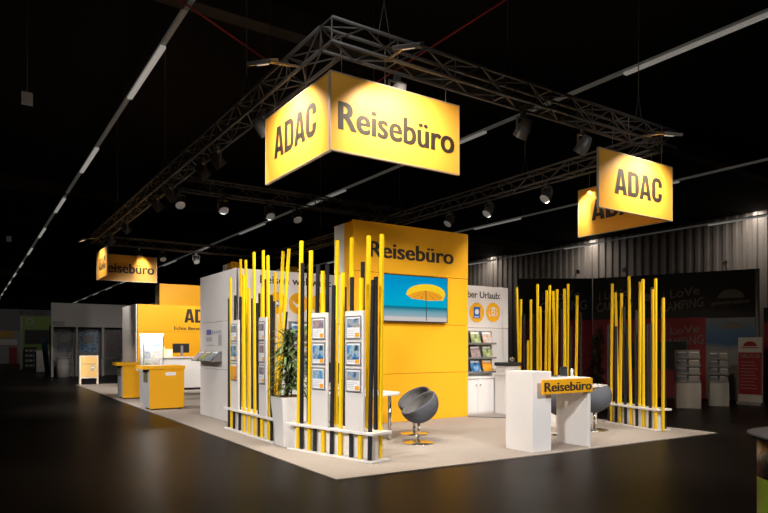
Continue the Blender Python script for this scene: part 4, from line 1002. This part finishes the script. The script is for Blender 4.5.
# sign washes
FW = (500, 520, 430, 200)
for (h, d), w in zip(FL, FW): spot(tuple(h+d*.03), tuple(h+d), w*K, 135, .8, WARM, .05)
spot((1.75, 17.2, 5.0), (1.85, 17.6, 4.3), 150*K, 50, .9, WARM)
# truss spots on the stand
for p, aim, w, a in (
    ((3.67, .95, 4.6), (3.9, 4.0, 1.3), 200, 62),      # tower front
    ((5.08, .95, 4.6), (4.6, 4.0, .9), 170, 60),
    ((1.75, .95, 4.6), (2.6, 4.0, 1.8), 130, 58),
    ((.62, .7, 4.8), (.75, 2.0, .8), 330, 75),          # front fence
    ((.30, 2.83, 4.75), (1.9, 5.4, 1.6), 560, 75),      # cabin front
    ((.30, 4.9, 4.75), (1.8, 5.4, 1.4), 360, 75),
    ((-.1, 2.83, 4.9), (.7, 3.6, .6), 260, 80),          # left fence
    ((.30, 5.75, 4.75), (.9, 6.6, 1.6), 150, 70),
    ((7.20, 3.35, 4.75), (4.4, 2.0, 0), 560, 85),       # seating area
    ((7.20, 2.2, 4.75), (6.5, 1.2, 1.2), 420, 75),       # right fence
    ((7.20, 5.2, 4.75), (6.3, 4.5, 1.5), 260, 70),      # service wall
    ((6.0, 2.0, 4.9), (6.3, 4.6, 1.4), 300, 65),
    ((7.0, 2.2, 4.8), (7.05, 3.4, 1.5), 260, 60),
    ((3.7, -.3, 4.9), (3.7, .4, .9), 260, 70),           # counter
    ((2.6, .7, 4.9), (3.0, 2.0, 0), 260, 90),
    ((.30, 8.0, 4.75), (.8, 9.6, .8), 330, 80),         # desks
    ((.30, 9.2, 4.75), (.6, 12.6, .8), 420, 75),
    ((1.65, 8.5, 4.75), (2.2, 12.5, 0), 520, 85),
    ((2.6, 12.5, 4.9), (3.0, 17.0, 1.4), 1000, 75),       # far yellow wall
    ((1.2, 14.0, 4.9), (1.8, 17.0, 1.4), 420, 75),
    ((2.85, 8.5, 4.75), (3.4, 11.0, 3.2), 120, 70),
    ((3.85, 15.5, 4.9), (4.0, 18.3, 3.4), 160, 75),
    ((.62, 18.0, 4.75), (.9, 20.6, .3), 330, 85),
): spot(p, aim, w*K, a)
# added soft front and side fill for stand and signs, from no real lamps
COOL = (1.0, .96, .92)
for p, aim, w, a in (((-6.5, -4.2, 5.0), (.9, 2.6, .9), 4200, 34), ((1.6, -8.6, 5.6), (3.9, 1.6, .9), 2700, 36), ((-7.0, -5.2, 6.2), (3.9, .5, .6), 3800, 15), ((9.0, -7.5, 5.6), (6.6, 1.2, 1.0), 2600, 26),
                     ((-7.5, 6.0, 5.2), (.8, 6.2, 1.1), 1400, 40), ((-7.0, 10.5, 5.4), (.6, 10.5, .7), 2600, 44), ((-5.0, 10.5, 5.4), (.55, 20.9, .7), 3600, 14), ((-5.5, -.5, 5.4), (.5, 10.2, .6), 3600, 19), 
                     ((-1.6, -1.4, 6.4), (1.0, 1.2, 4.4), 130, 50), ((4.6, -3.2, 6.4), (6.2, .5, 4.3), 150, 46)):
    spot(p, aim, w*K, a, .9, COOL, .4)
spot((-.3, -5.6, 6.6), (.36, -4.65, 1.0), 260, 18, .9, NEUT, .4)  # added fill from above on the promotion table, no lamp there
spot((-3.6, -9.6, 4.6), (.30, -4.75, .75), 900, 15, .9, NEUT, .4)  # second added fill, on the promotion table's wrap
area((.73, 11.6, 1.81), (.73, 11.55, 1.0), 14, .45, .35)
# added very dim fill on the neighbouring stalls, then the wall strip's own light
for p, aim, w in (((9, 0, 7.6), (12.9, 3.6, 1.6), 8), ((.5, 20, 6.0), (1.8, 29, 1.3), 210), ((.2, 31.5, 6.0), (.5, 41, 1.3), 260), ((-1, 48, 6.5), (-.8, 60, 1.6), 260)):
    spot(p, aim, w, 70, .9, NEUT, .5)
for y in (10.2, 20.5, 30, 39.5): area((29.3, y, 7.85), (30.9, y, 4.5), 55, .3, 3.4)
w = bpy.data.worlds.new('hall'); S.world = w; w.use_nodes = True
w.node_tree.nodes['Background'].inputs[0].default_value = (.9, .85, .8, 1); w.node_tree.nodes['Background'].inputs[1].default_value = .012
S.view_settings.view_transform = 'Standard'; S.view_settings.look = 'None'; S.view_settings.exposure = 0; S.view_settings.gamma = 1
S.cycles.max_bounces = 6
